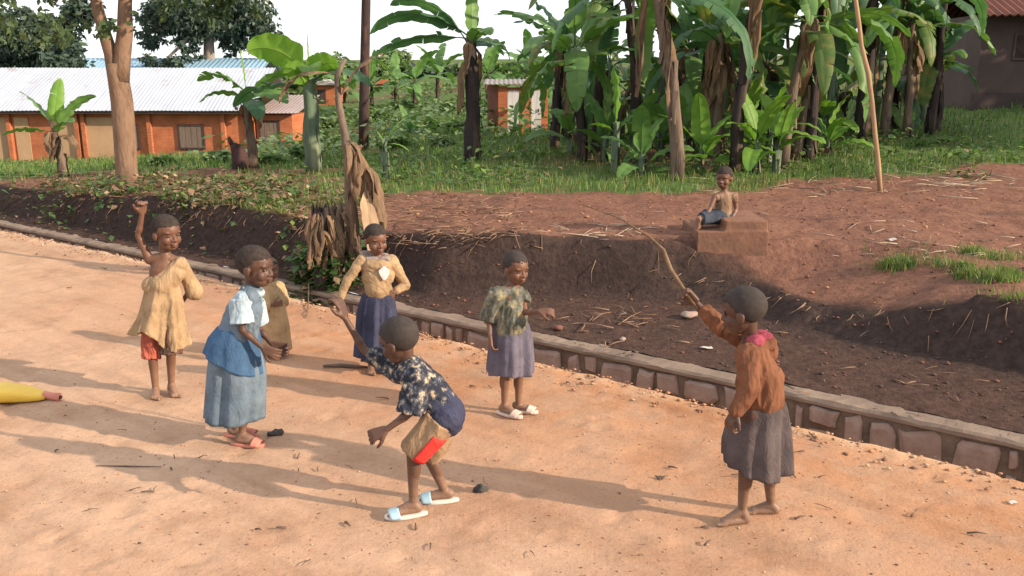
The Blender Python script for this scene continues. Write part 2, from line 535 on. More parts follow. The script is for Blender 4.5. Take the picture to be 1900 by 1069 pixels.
while s < 20:
    L = r2.uniform(.08, .36); tall = r2.random() < .62
    rows = [(-.40, -.046)] if tall else [(-.40, r2.uniform(-.27, -.20)), (None, -.046)]
    zb = -.40
    for lo, hi in rows:
        lo = zb; zb = hi + .02
        gap = r2.uniform(.004, .035)
        prof = []
        nn = 9; sk = r2.uniform(-.22, .22); cx, cz = s + L/2, (lo+hi)/2
        col = r2.choices((0, 1, 2), (.36, .36, .34))[0]
        out = r2.uniform(.012, .04)
        base = []; mid_ = []; top = []
        for j in range(nn):
            th = 2*PI*j/nn + r2.uniform(-.15, .15)
            ex = math.copysign(abs(math.cos(th))**.28, math.cos(th)); ez = math.copysign(abs(math.sin(th))**.28, math.sin(th))
            k = r2.uniform(.74, 1.0); ex += sk*ez
            px, pz = (L/2 - gap/2)*ex*k, (hi-lo)/2*ez*k
            base.append(st3(cx + px, .05, cz + pz)); mid_.append(st3(cx + px*.97, .022 - out*.6, cz + pz*.97))
            top.append(st3(cx + px*.75, .02 - out - r2.uniform(0, .008), cz + pz*.75))
        mb.rings([base, mid_, top], m=col)
    s += L
mb.build('stonework', [stoA, stoB, stoC], w, smooth=False)
# ------------------------------------------------------------------ people
def frame(fwd, up=(0, 0, 1)):
    f = Vector(fwd).normalized(); u = Vector(up); u = (u - f*u.dot(f)).normalized(); r = f.cross(u)
    return Matrix((r, f, u)).transposed()      # columns right, forward, up


def add_head(mb, c, M, k, neck, kb):
    L = lambda x, y, z: Vector(c) + M @ (Vector((x, y, z))*k)
    E = lambda p, r: mb.ell(L(*p), [q*k for q in r], M)
    E((0, -.008, .034), (.074, .091, .078)); E((0, .040, .030), (.052, .045, .045))
    E((0, .020, -.028), (.056, .062, .058))
    E((0, .050, -.068), (.026, .024, .020))
    E((0, .030, -.060), (.046, .045, .034))
    mb.cap(L(0, .078, -.002), .007*k, L(0, .088, -.024), .0115*k)
    for s in (-1, 1):
        E((s*.012, .082, -.027), (.009, .009, .007))
        E((s*.034, .052, -.028), (.024, .022, .026))
        E((s*.030, .067, .020), (.022, .011, .007))
        E((s*.071, -.006, -.008), (.009, .019, .027))
    E((0, .081, -.048), (.021, .012, .0075)); E((0, .079, -.058), (.019, .012, .009))
    mb.cap(L(0, -.022, -.035), .034*k, Vector(neck), .035*kb)


def face_extra(c, M, k):
    ex = MB(); L = lambda x, y, z: Vector(c) + M @ (Vector((x, y, z))*k)
    for s in (-1, 1):
        ex.ell(L(s*.030, .0725, .002), [.0115*k, .0065*k, .0052*k], M, 12, 7, 1)
        ex.ell(L(s*.030, .0770, .002), [.0058*k, .0034*k, .0052*k], M, 10, 6, 2)
    ex.ell(L(0, .0855, -.048), [.018*k, .0060*k, .0050*k], M, 12, 6, 3)
    ex.ell(L(0, .0835, -.057), [.016*k, .0060*k, .0056*k], M, 12, 6, 3)
    return ex


def hair_cap(c, M, k, parent, m, line=.048):
    mb = MB(); n, kk = 72, 46; rs = []
    vs = []; ok = {}
    for i in range(kk + 1):
        t = max(.02, PI*i/kk)
        for j in range(n):
            a = 2*PI*j/n
            q = Vector((math.sin(t)*math.cos(a), math.sin(t)*math.sin(a), math.cos(t)))
            lim = interp(q.y, [-1, -.3, .2, .55, 1], [-.052, -.040, .012, line, line + .006])
            p = Vector((q.x*.0745, q.y*.0925 - .010, q.z*.0805 + .032))
            lim += .010*noise.noise(q*7) + .010*noise.noise(q*23)
            ok[(i, j)] = p.z > lim
            p = p*(1 + .012*noise.noise(q*9))
            vs.append(Vector(c) + M @ (p*k))
    fs = []
    for i in range(kk):
        for j in range(n):
            j2 = (j+1) % n
            if all(ok[x] for x in ((i, j), (i, j2), (i+1, j), (i+1, j2))):
                fs.append((i*n + j, (i+1)*n + j, (i+1)*n + j2, i*n + j2))
    mb.add(vs, fs)
    return mb.build('hair', m, parent, solid=.004*k)


def add_hand(mb, wr, d, pn, k, curl=.5, thumb=1, spread=1.0):
    """wr wrist, d direction to the knuckles, pn the way the palm faces, thumb +1/-1 the side of the thumb."""
    wr = Vector(wr); d = Vector(d).normalized(); pn = Vector(pn); pn = (pn - d*pn.dot(d)).normalized(); sd_ = d.cross(pn)*thumb
    P_ = lambda a, b, c_=0: wr + d*(a*k) + sd_*(b*k) + pn*(c_*k)
    for b in (-.022, -.008, .008, .022):
        mb.cap(P_(.008, b*.6), .0125*k, P_(.066, b), .0105*k, 10)
    for i, (b, L, r) in enumerate(((.026, .060, .0085), (.009, .067, .0088), (-.009, .062, .0085), (-.025, .048, .0078))):
        p = P_(.068, b); ang = 0; q = (d + sd_*(b*4*spread)).normalized()
        for j, fr in enumerate((.42, .32, .26)):
            ang += curl*(.7 + .5*j)*(1 + .12*((i*7) % 3 - 1))
            e = (q*math.cos(ang) + pn*math.sin(ang))
            p2 = p + e*(L*fr*k); mb.cap(p, (r - .0006*j)*k, p2, (r - .0006*(j+1))*k, 9); p = p2
    p = P_(.020, .022); q = (d*.65 + sd_*.75 + pn*.25*min(1, curl)).normalized()
    p2 = p + q*.034*k; mb.cap(p, .0125*k, p2, .0100*k, 9)
    q = (d*.9 + sd_*.35 + pn*.55*min(1.2, curl)).normalized(); mb.cap(p2, .0100*k, p2 + q*.030*k, .0080*k, 9)


def add_foot(mb, an, d, k, gz):
    an = Vector(an); d = Vector((d[0], d[1], 0)).normalized(); s_ = Vector((-d.y, d.x, 0))
    h = Vector((an.x, an.y, gz)) - d*.022*k
    mb.cap(an, .027*k, h + Vector((0, 0, .028*k)), .027*k)
    ball = h + d*.112*k
    mb.cap(h + Vector((0, 0, .024*k)), .024*k, ball + s_*.016*k + Vector((0, 0, .016*k)), .0165*k)
    mb.cap(h + Vector((0, 0, .024*k)), .024*k, ball - s_*.016*k + Vector((0, 0, .015*k)), .0155*k)
    mb.cap(an + d*.01*k + Vector((0, 0, -.005)), .026*k, ball + Vector((0, 0, .018*k)), .017*k)
    for i in range(5):
        b = (.026 - .0125*i)*k; L = (.038, .036, .032, .028, .022)[i]*k; r = (.0105, .0085, .008, .0078, .0075)[i]*k
        p = ball + s_*b - d*.006*i*k
        mb.cap(p + Vector((0, 0, r*1.1)), r*1.05, p + d*L + Vector((0, 0, r)), r, 9)


def sandal(parent, an, d, k, gz, sole_m, strap_m, name='sandal'):
    d = Vector((d[0], d[1], 0)).normalized(); s_ = Vector((-d.y, d.x, 0))
    h = Vector((an[0], an[1], gz)) - d*.022*k
    def outl(z, gr=0):
        r = []
        for j in range(28):
            t = 2*PI*j/28; x = .060 + (.108 + gr)*math.cos(t); wd_ = (.034 + .010*math.cos(t - .2)) + gr
            r.append(h + d*(x*k) + s_*(wd_*math.sin(t)*k) + Vector((0, 0, z)))
        return r
    mb = MB(); mb.rings([outl(.001), outl(.004, .003), outl(.016, .003), outl(.019)])
    o = mb.build(name, sole_m, parent)
    mb = MB(); rs = []
    for i in range(7):
        x = .088 + .052*i/6; ring = []
        for j in range(15):
            t = PI*j/14; wv = .047 if i < 6 else .043
            ring.append(h + d*(x*k + .012*k*math.sin(t)) + s_*(wv*k*math.cos(t)) + Vector((0, 0, .012 + (.044 - .0028*i)*k*math.sin(t)**.8)))
        rs.append(ring)
    mb.rings(rs, closed=False)
    st = mb.build('strap', strap_m, o, solid=.005)
    return o


class Kid:
    def __init__(self, u, vf, h, label, k=None, gz=0.0, y=None, z=None):
        p = at(u, vf, gz) if y is None else aty(u, vf, y)
        self.Y = p.y; self.k = k or h/1.2; self.h = h
        self.gz = gz if z is None else z
        self.root = thing('person', label, 'person', (p.x, p.y, self.gz))
        self.b = MB()

    def P(self, u, v, dy=0.0): return aty(u, v, self.Y + dy)

    def limbs(self, J, arms='LR', legs='LR', fat=1.0):
        b, k = self.b, self.k; self.J = {n: self.P(*q) for n, q in J.items()}; J = self.J
        up = (J['neck'] - J['pel']); rt = (J['shR'] - J['shL']).normalized(); upn = up.normalized()
        rt = (rt - upn*rt.dot(upn)).normalized(); fw = upn.cross(rt); M = Matrix((rt, fw, upn)).transposed(); self.M = M; self.up = upn; self.fw = fw; self.rt = rt
        T = up.length
        mid = J['mid'] if 'mid' in J else J['pel'].lerp(J['neck'], .45)
        ch = mid.lerp(J['neck'], .5)
        b.ell(ch, (.098*k*fat, .070*k, T*.27), M); b.ell(mid, (.082*k*fat, .068*k, T*.24), M); b.ell(J['pel'], (.092*k*fat, .072*k, T*.20), M)
        b.cap(J['pel'], .06*k, mid, .062*k); b.cap(mid, .064*k, ch, .064*k); b.cap(ch, .06*k, J['neck'], .042*k)
        for s in 'LR': b.cap(J['neck'] - upn*.012*k, .040*k, J['sh'+s], .033*k)
        for s in arms:
            b.cap(J['sh'+s], .031*k, J['el'+s], .0215*k); b.cap(J['el'+s], .0215*k, J['wr'+s], .0155*k)
            b.ell(J['el'+s].lerp(J['wr'+s], .28), (.0235*k, .0235*k, .04*k), frame((J['wr'+s]-J['el'+s]).orthogonal(), J['wr'+s]-J['el'+s]))
        for s in legs:
            b.cap(J['hip'+s], .060*k, J['kn'+s], .034*k); b.cap(J['kn'+s], .034*k, J['an'+s], .0225*k)
            ax = (J['an'+s]-J['kn'+s]).normalized()
            b.ell(J['kn'+s].lerp(J['an'+s], .30) - frame_back(ax, self.fdir)*.010*k, (.032*k, .033*k, .075*k), frame(ax.orthogonal(), ax))
        return self

    fdir = Vector((1, 0, 0))

    def head(self, u, v, dy, fwd, hk, up=(0, 0, 1)):
        self.hc = self.P(u, v, dy); self.hM = frame(fwd, up); self.hk = hk
        add_head(self.b, self.hc, self.hM, hk, self.J['neck'], self.k)
        return self

    def finish(self, skin, hairm, voxel=.0042, line=.048, lipm=None):
        ex = face_extra(self.hc, self.hM, self.hk)
        self.body = self.b.build('body', [skin, EYEW, EYEB, lipm or LIP], self.root, voxel=voxel, sm=5, extra=ex)
        hair_cap(self.hc, self.hM, self.hk, self.root, hairm, line)


def frame_back(ax, f):
    f = Vector(f); f = f - ax*f.dot(ax); return f.normalized() if f.length > 1e-4 else Vector((0, 1, 0))


def folds(amp, axis_, sc=16, st=.22, seed=0.0):
    """cloth creases: noise drawn out along an axis"""
    ax = Vector(axis_).normalized()
    def f(p, n):
        q = p - ax*p.dot(ax)*(1 - st)
        a = noise.noise(q*sc + Vector((seed, seed*2, 0)))
        b2 = noise.noise(q*sc*2.3 + Vector((7 + seed, 3, 1)))
        return amp*1.35*((1 - abs(a)*2.4)*.75 + (1 - abs(b2)*2.4)*.45 - .55)
    return f


def skirt(kid, rings, m, name='skirt', n=88, nf=9, amp=.02, parent=None, seed=0, thick=.006, hem=None, open_top=False, mats=None, into=None):
    """rings: (centre, half width, half depth, fold strength) from waist to hem, axes across the view and along it"""
    mb = MB(); rs = []
    K = len(rings); steps = 26
    r = random.Random(seed); ph = [r.uniform(0, 6.28) for _ in range(4)]
    for i in range(steps):
        t = i/(steps-1)*(K-1); a = min(int(t), K-2); q = t - a
        c0, w0, d0, f0 = rings[a]; c1, w1, d1, f1 = rings[a+1]
        c = c0.lerp(c1, q); w_ = lerp(w0, w1, q); d_ = lerp(d0, d1, q); fo = lerp(f0, f1, q)
        ring = []
        for j in range(n):
            th = 2*PI*j/n
            wave = math.sin(nf*th + ph[0] + 1.2*math.sin(2*th + ph[1])) * .6 + math.sin((nf*.5+1)//1*th + ph[2])*.4 + .35*math.sin((2*nf+1)*th + ph[3])
            g = 1 + amp*fo*wave/max(.05, w_)
            p = c + Vector((math.cos(th)*w_*g, math.sin(th)*d_*g, 0))
            if hem: p.z += hem(th, i/(steps-1))
            p.z += .006*fo*math.sin(3*th + ph[1])
            ring.append(p)
        rs.append(ring)
    if not open_top:
        c = rings[0][0]; rs.insert(0, [c.lerp(p, .35) + Vector((0, 0, .004)) for p in rs[0]])
    if into: into.rings(rs, cap=True); return None
    mb.rings(rs, cap=False)
    return mb.build(name, mats or m, parent or kid.root, solid=thick, sm=1)


def short_leg(mb, a, b, ra, rb, fr=1.0, n=28):
    a = Vector(a); b = Vector(b); e = a.lerp(b, fr); d = (b-a).normalized(); x = d.orthogonal().normalized(); y = d.cross(x)
    rs = []
    for i in range(8):
        t = i/7; c = a.lerp(e, t); r = lerp(ra, rb, t)
        rs.append([c + (x*math.cos(2*PI*j/n) + y*math.sin(2*PI*j/n))*r*(1 + .05*math.sin(5*2*PI*j/n + t*2)) for j in range(n)])
    mb.rings(rs)


def put_feet(K, dirs, shoes=None, sk=None):
    for s, d in dirs.items():
        add_foot(K.b, K.J['an'+s] , d, K.k, K.gz + (.018 if shoes else .0))
        if shoes: sandal(K.root, K.J['an'+s], d, K.k, K.gz + .0, shoes[0], shoes[1], shoes[2])


TAN = cloth('tan_cotton', (.37, .255, .150), (.29, .20, .118), 4)
TAN2 = cloth('dusty_tan_cotton', (.47, .33, .18), (.34, .24, .14), 5)
RAGB = cloth('ragged_brown', (.13, .075, .055), (.08, .05, .04))
REDR = cloth('red_rag', (.42, .12, .08), (.34, .09, .06))
PALE = cloth('pale_rag', (.38, .36, .28))
BLUE = cloth('grey_blue_cotton', (.105, .148, .195), (.145, .185, .225), 4)
BLUE2 = cloth('deep_blue_cotton', (.045, .095, .185), (.06, .12, .21), 4)
PALEB = cloth('pale_blue_cotton', (.37, .46, .52), (.30, .39, .46), 4)
NAVY = cloth('navy_cotton', (.055, .06, .105), (.04, .044, .075), 5)
CHAR = cloth('charcoal_cotton', (.105, .085, .085), (.065, .055, .06), 3)
GREYP = cloth('grey_purple_cotton', (.145, .13, .165), (.10, .092, .125), 4)
BROWN = cloth('rust_knit', (.195, .088, .050), (.145, .064, .038), 5)
PINK = cloth('pink_lining', (.34, .075, .105), (.26, .055, .08))
KHAKI = cloth('khaki_cotton', (.33, .225, .14), (.26, .175, .11))
REDP = cloth('red_panel', (.70, .055, .045), (.62, .045, .04))
OLIVE = mat('olive_print', (.085, .085, .06), (.25, .21, .12), scale=17, rough=.95, bmp=.3, bscale=200, bdist=.002, col3=(.12, .125, .115), lo=.42, hi=.62)
PRINT = mat('leaf_print', (.026, .030, .044), (.50, .38, .25), scale=25, rough=.95, bmp=.3, bscale=200, bdist=.002, col3=(.10, .105, .12), lo=.47, hi=.64)
SOLEW = mat('sole_pale', (.62, .58, .52), rough=.8, bmp=.1)
SOLEP = mat('sole_pink', (.62, .25, .18), (.52, .2, .15), rough=.8, bmp=.1)
AQUA = mat('slipper_blue', (.36, .52, .58), (.30, .44, .50), rough=.6, bmp=.1)
CREAM = mat('sandal_cream', (.68, .52, .44), rough=.7, bmp=.1)
wrinkle(OLIVE); wrinkle(PRINT)
GREYC = cloth('grey_collar', (.30, .25, .23))

# ---- A: child with arm raised, tan cloth over one shoulder
K = Kid(300, 733, 1.16, 'barefoot child with raised fist in a tan cloth tied over one shoulder'); K.fdir = Vector((.4, -.9, 0))
K.limbs({'neck': (306, 474, 0), 'shL': (338, 489, .03), 'shR': (277, 482, -.02), 'elR': (257, 437, -.03), 'wrR': (264, 396, -.05),
         'elL': (357, 532, .09), 'wrL': (338, 560, .17), 'pel': (300, 588, 0), 'hipL': (316, 596, .0), 'hipR': (286, 596, 0),
         'knL': (317, 655, -.03), 'anL': (318, 714, .03), 'knR': (283, 660, -.04), 'anR': (289, 722, .0)})
K.head(309, 434, -.01, (.78, -.60, -.06), 1.13)
add_hand(K.b, K.J['wrR'], (.12, -.1, 1), (.5, -.8, 0), 1.0, 1.35, -1)
add_hand(K.b, K.J['wrL'], (-.8, .5, -.4), (-.2, -.9, 0), .95, .6, 1)
put_feet(K, {'L': (.55, -.8), 'R': (.30, -.95)})
K.finish(SKIN2, HAIR)
g = MB(); J = K.J
g.cap(J['shL'] + Vector((-.01, 0, .002)), .042, J['elL'].lerp(J['shL'], .05), .052); g.cap(J['elL'].lerp(J['shL'], .3), .048, J['elL'] + Vector((.012, 0, -.035)), .060)
g.cap(K.P(283, 530, -.02), .066, K.P(334, 491, -.01), .050); g.cap(K.P(302, 528, -.02), .085, K.P(326, 506, -.02), .064); g.cap(K.P(302, 534), .088, K.P(302, 560), .100)
def hemA(th, t):
    return -t*t*(.105*sstep(-.25, .45, math.cos(th))) + .02*t*math.sin(3*th)
skirt(K, [(K.P(303, 524), .104, .084, .1), (K.P(302, 545), .118, .094, .5), (K.P(300, 580), .140, .112, 1.1), (K.P(294, 612), .178, .128, 1.8)], TAN, nf=7, amp=.022, seed=4, hem=hemA, into=g)
g.build('tunic', TAN, K.root, voxel=.0055, sm=3, disp=folds(.006, (.25, 0, 1), 13, .25, 3))
g = MB(); short_leg(g, J['hipL'], J['knL'], .078, .070, 1.02); g.cap(J['hipL'], .075, J['hipR'], .075)
g.build('shorts', RAGB, K.root, voxel=.006, sm=2, disp=folds(.007, (0, 0, 1), 22, .3))
g = MB(); short_leg(g, J['hipR'], J['knR'] + Vector((-.012, 0, -.012)), .074, .060, 1.02)
g.build('torn_leg', REDR, K.root, voxel=.005, sm=2, disp=folds(.008, (0, 0, 1), 26, .3))

# ---- B: girl in blue, stepping to the side in profile
K = Kid(448, 823, 1.16, 'child in a blue top and long grey-blue skirt with one pink sandal forward'); K.fdir = Vector((1, 0, 0))
K.limbs({'neck': (466, 540, 0), 'shR': (449, 560, -.085), 'shL': (474, 558, .085), 'elR': (449, 612, -.12), 'wrR': (488, 646, -.125),
         'elL': (480, 610, .12), 'wrL': (506, 640, .08), 'mid': (450, 592, 0), 'pel': (436, 642, 0), 'hipR': (436, 652, -.05), 'hipL': (438, 652, .05),
         'knR': (462, 728, -.05), 'anR': (448, 806, -.03), 'knL': (455, 725, .05), 'anL': (436, 800, .10)})
K.head(474, 497, 0, (.96, -.26, -.06), 1.14, (.06, 0, 1))
add_hand(K.b, K.J['wrR'], (.9, 0, -.45), (-.1, .9, -.1), 1.0, .55, -1); add_hand(K.b, K.J['wrL'], (.9, 0, -.2), (0, -.9, 0), 1.0, .6, 1)
put_feet(K, {'R': (1, -.12), 'L': (1, .0)}, (SOLEP, SOLEP, 'sandal'))
K.finish(SKIN, HAIR)
J = K.J; g = MB()
g.cap(K.P(464, 545, 0), .066, K.P(452, 580, 0), .100); g.cap(K.P(452, 580), .102, K.P(440, 625), .112)
g.cap(K.P(462, 552, -.06), .058, K.P(462, 552, .06), .058); g.cap(K.P(466, 575, -.05), .065, K.P(450, 618, -.03), .09); g.cap(K.P(466, 575, .05), .065, K.P(450, 618, .03), .09)
g.build('blouse', BLUE, K.root, voxel=.006, sm=4, disp=folds(.006, (-.3, 0, 1), 15, .35, 9))
g = MB(); short_leg(g, J['shR'] + Vector((-.005, -.01, .02)), J['elR'], .058, .066, .78); g.cap(J['shR'] + Vector((.01, 0, .006)), .058, J['shR'].lerp(J['neck'], .55), .050)
g.build('sleeve', PALEB, K.root, voxel=.005, sm=3, disp=folds(.005, (0, 0, 1), 22, .4, 2))
g = MB(); short_leg(g, J['shL'], J['elL'], .055, .062, .78); g.build('sleeve', PALEB, K.root, voxel=.005, sm=3)
g = MB(); cc = K.P(470, 541); 
g.rings([[cc + Vector((math.cos(2*PI*j/30)*r, math.sin(2*PI*j/30)*r*1.05, z - .25*math.cos(2*PI*j/30)*r)) for j in range(30)] for r, z in ((.060, -.012), (.064, .010), (.052, .026), (.047, .012))])
g.build('collar', PALEB, K.root)
skirt(K, [(K.P(443, 600), .104, .098, .1), (K.P(437, 640), .138, .125, .5), (K.P(440, 690), .163, .142, .8), (K.P(438, 735), .168, .15, .9), (K.P(436, 774), .172, .155, 1.0)], BLUE, 'skirt', nf=6, amp=.017, seed=11)
skirt(K, [(K.P(441, 606), .115, .110, .2), (K.P(437, 632), .144, .136, .4), (K.P(436, 668), .168, .154, .7)], BLUE2, 'waist_wrap', nf=7, amp=.012, seed=5, hem=lambda th, t: -.055*t*math.cos(th + .3) + .02*t*math.sin(2*th))

# ---- C: small child half hidden behind B
K = Kid(504, 662, .80, 'small child in a dusty tan smock mostly hidden behind the child in blue'); K.fdir = Vector((1, -.3, 0)); K.k = .74
K.limbs({'neck': (502, 524, 0), 'shR': (488, 535, -.06), 'shL': (517, 533, .06), 'elR': (492, 566, -.09), 'wrR': (507, 566, -.11), 'elL': (527, 560, .06), 'wrL': (520, 575, -.02),
         'pel': (505, 590, 0), 'hipR': (498, 595, -.03), 'hipL': (512, 595, .03), 'knR': (499, 625, -.03), 'anR': (498, 652, -.03), 'knL': (514, 624, .03), 'anL': (512, 648, .04)})
K.head(499, 499, 0, (.9, -.42, -.08), .86)
add_hand(K.b, K.J['wrR'], (.9, 0, .2), (0, .9, 0), .75, .9, 1); add_hand(K.b, K.J['wrL'], (-.5, -.5, -.3), (-.5, .4, 0), .75, .8, 1)
put_feet(K, {'R': (1, -.3), 'L': (1, -.2)})
K.finish(SKIN2, HAIR, voxel=.0045)
g = MB(); J = K.J
g.cap(K.P(503, 532), .052, K.P(505, 570), .088); g.cap(J['shR'], .046, J['elR'], .052); g.cap(J['shL'], .05, J['elL'].lerp(J['shL'], .1), .052); g.cap(K.P(503, 540), .07, K.P(510, 560, .02), .09)
g.build('smock_top', TAN2, K.root, voxel=.006, sm=3, disp=folds(.006, (0, 0, 1), 18, .3, 5))
skirt(K, [(K.P(505, 560), .088, .08, .2), (K.P(508, 600), .105, .095, .8), (K.P(510, 648), .118, .105, 1.2)], TAN2, 'smock', nf=7, amp=.014, seed=8)

# ---- D: child in long sleeved tan top and navy skirt, further back
K = Kid(698, 690, 1.08, 'child in a tan top with white chest print and navy skirt, long sleeves swinging'); K.fdir = Vector((.3, -.95, 0))
K.limbs({'neck': (698, 474, 0), 'shR': (672, 486, -.02), 'shL': (727, 485, .02), 'elR': (645, 520, -.06), 'wrR': (630, 556, -.10), 'elL': (752, 530, .08), 'wrL': (731, 542, -.02),
         'pel': (701, 565, 0), 'hipR': (688, 572, 0), 'hipL': (714, 572, 0), 'knR': (689, 630, -.03), 'anR': (688, 681, .02), 'knL': (712, 630, -.02), 'anL': (711, 681, .03)})
K.head(697, 446, -.01, (.55, -.82, -.10), 1.04)
add_hand(K.b, K.J['wrR'], (-.15, -.2, -1), (.8, -.3, 0), .95, .5, -1); add_hand(K.b, K.J['wrL'], (-.7, -.4, -.5), (-.3, .8, 0), .9, .6, 1)
put_feet(K, {'R': (.2, -1), 'L': (.4, -.9)})
K.finish(SKIN2, HAIR)
J = K.J; g = MB()
g.cap(K.P(678, 488), .056, K.P(724, 488), .056); g.cap(K.P(690, 494, -.02), .066, K.P(712, 494, -.02), .066); g.ell(K.P(701, 512), (.120, .092, .105)); g.cap(K.P(701, 515), .092, K.P(702, 538), .100)
g.cap(J['shR'] + Vector((0, 0, .012)), .044, J['elR'], .033); g.cap(J['elR'], .033, J['wrR'].lerp(J['elR'], .08), .027)
g.cap(J['shL'] + Vector((0, 0, .008)), .043, J['elL'], .036); g.cap(J['elL'], .036, J['wrL'].lerp(J['elL'], .25), .030)
g.build('long_sleeved_top', TAN, K.root, voxel=.006, sm=3, disp=folds(.0055, (.8, 0, -.45), 17, .25, 1))
g = MB(); cc = K.P(713, 507, -.096)
fM = frame((.12, -1, 0))
rs = []
for q, o_ in ((1, 0), (.96, -.004), (.05, -.006)):
    rs.append([cc + fM @ Vector((q*.036*math.cos(2*PI*j/24)*(1 + .18*math.sin(3*2*PI*j/24)), -o_ + .0, q*.046*math.sin(2*PI*j/24)*(1 + .12*math.cos(4*2*PI*j/24)))) for j in range(24)])
g.rings(rs); g.build('chest_print', mat('white_print', (.78, .72, .70), (.62, .42, .42), scale=30, rough=.8, bmp=.1), K.root, smooth=False)
g = MB(); g.cap(K.P(676, 472, .02), .030, K.P(690, 476, .04), .045); g.cap(K.P(690, 478, .05), .04, K.P(716, 478, .04), .034); g.cap(K.P(680, 480, -.03), .022, K.P(720, 481, -.04), .02)
g.build('collar', GREYC, K.root, voxel=.005, sm=2, disp=folds(.005, (1, 0, 0), 20, .4))
skirt(K, [(K.P(702, 546), .112, .09, .2), (K.P(701, 580), .130, .105, 1.0), (K.P(700, 640), .138, .12, 1.3), (K.P(699, 662), .140, .122, 1.4)], NAVY, 'skirt', nf=8, amp=.019, seed=21)

# ---- E: boy crouching with arms out, leaf print shirt
K = Kid(768, 952, 1.16, 'boy bending forward in a leaf-print shirt, khaki shorts with a red panel and blue slippers'); K.fdir = Vector((-1, .2, 0))
K.limbs({'neck': (756, 676, .02), 'shL': (770, 702, -.09), 'shR': (736, 690, .11), 'elL': (762, 765, -.13), 'wrL': (716, 798, -.15), 'elR': (676, 650, .15), 'wrR': (640, 590, .15),
         'mid': (786, 716, .01), 'pel': (825, 770, 0), 'hipL': (818, 778, -.055), 'hipR': (826, 776, .06), 'knL': (766, 838, -.06), 'anL': (767, 934, -.03), 'knR': (795, 845, .10), 'anR': (826, 912, .12)})
K.head(741, 634, .02, (-.86, .46, -.30), 1.09, (-.10, 0, 1))
add_hand(K.b, K.J['wrL'], (-.8, 0, -.35), (.2, .8, -.4), 1.0, .75, 1); add_hand(K.b, K.J['wrR'], (-.25, 0, .95), (-.8, .4, 0), 1.0, .45, 1)
put_feet(K, {'L': (-1, -.22), 'R': (-1, -.05)}, (SOLEW, AQUA, 'slipper'))
K.finish(SKIN, HAIR2, line=.05)
J = K.J; g = MB()
g.cap(K.P(764, 682, .01), .064, K.P(787, 722, .0), .100); g.cap(K.P(787, 722), .102, K.P(812, 752), .098)
g.cap(J['shL'] + Vector((.004, .01, .008)), .060, J['shR'] + Vector((.01, 0, 0)), .055)
short_leg(g, J['shL'] + Vector((.01, .005, .02)), J['elL'], .062, .068, 1.02); short_leg(g, J['shR'], J['elR'], .054, .052, .85)
g.build('print_shirt', PRINT, K.root, voxel=.006, sm=3, disp=folds(.008, (.6, 0, -.6), 17, .3, 6))
g = MB(); g.cap(K.P(803, 742, 0), .097, K.P(826, 768, 0), .099); g.cap(K.P(825, 775, -.04), .089, K.P(829, 778, .04), .089)
g.build('vest', NAVY, K.root, voxel=.006, sm=3, disp=folds(.005, (.6, 0, -.6), 17, .4, 4))
g = MB(); g.cap(J['hipL'] + Vector((0, 0, -.01)), .066, J['hipR'] + Vector((0, 0, -.01)), .066); short_leg(g, J['hipL'], J['knL'], .084, .071, 1.04); short_leg(g, J['hipR'], J['knR'], .084, .070, 1.0)
sh = g.build('shorts', KHAKI, K.root, voxel=.006, sm=3, disp=folds(.004, (-.5, 0, -.7), 18, .3, 2))
g = MB(); ax = (J['knL'] - J['hipL']).normalized(); bk = Vector((.75, -.62, -.05)); bk = (bk - ax*bk.dot(ax)).normalized(); sd_ = ax.cross(bk)
rs = []
for i in range(9):
    t = .28 + .74*i/8; c_ = J['hipL'].lerp(J['knL'], t); r_ = lerp(.0905, .078, t)
    ring = []
    for j in range(9):
        a_ = -.62 + 1.24*j/8; ring.append(c_ + (bk*math.cos(a_) + sd_*math.sin(a_))*r_)
    rs.append(ring)
g.rings(rs, closed=False); g.build('red_panel', REDP, sh, solid=.008)

# ---- F: child with cropped head in print top and grey skirt by the drain
K = Kid(948, 767, 1.08, 'child with shaved head, olive print top and grey skirt standing beside the drain'); K.fdir = Vector((.7, -.7, 0))
K.limbs({'neck': (952, 530, 0), 'shR': (924, 545, -.05), 'shL': (968, 545, .05), 'elL': (974, 580, -.06), 'wrL': (1000, 578, -.13), 'elR': (908, 590, -.02), 'wrR': (909, 622, -.09),
         'pel': (947, 610, 0), 'hipR': (936, 618, -.03), 'hipL': (958, 618, .03), 'knR': (937, 690, -.06), 'anR': (936, 752, -.03), 'knL': (963, 690, -.0), 'anL': (962, 756, .03)})
K.head(957, 499, -.01, (.62, -.76, -.12), .97)
add_hand(K.b, K.J['wrL'], (1, -.2, .05), (0, .5, -.8), .95, .7, -1); add_hand(K.b, K.J['wrR'], (.1, -.2, -1), (.8, .2, 0), .95, .5, -1)
put_feet(K, {'R': (.85, -.5), 'L': (.95, -.3)}, (CREAM, CREAM, 'sandal'))
K.finish(SKIN2, HAIR2, line=.056)
J = K.J; g = MB()
g.cap(K.P(950, 545), .066, K.P(948, 575), .098); g.cap(K.P(948, 575), .10, K.P(947, 604), .112); g.cap(J['shR'], .05, J['shL'].lerp(J['shR'], .12), .046)
short_leg(g, J['shR'] + Vector((0, 0, .012)), J['elR'], .056, .068, 1.05); g.cap(J['elR'] + Vector((.01, .03, 0)), .055, K.P(930, 585, .02), .09)
short_leg(g, J['shL'] + Vector((0, 0, .0)), J['elL'], .046, .052, .55)
g.build('print_top', OLIVE, K.root, voxel=.006, sm=3, disp=folds(.009, (.2, 0, 1), 16, .3, 12))
skirt(K, [(K.P(948, 600), .108, .09, .2), (K.P(948, 630), .130, .11, .8), (K.P(948, 665), .138, .122, 1.1), (K.P(947, 690), .141, .125, 1.3)], GREYP, 'skirt', nf=7, amp=.018, seed=31)

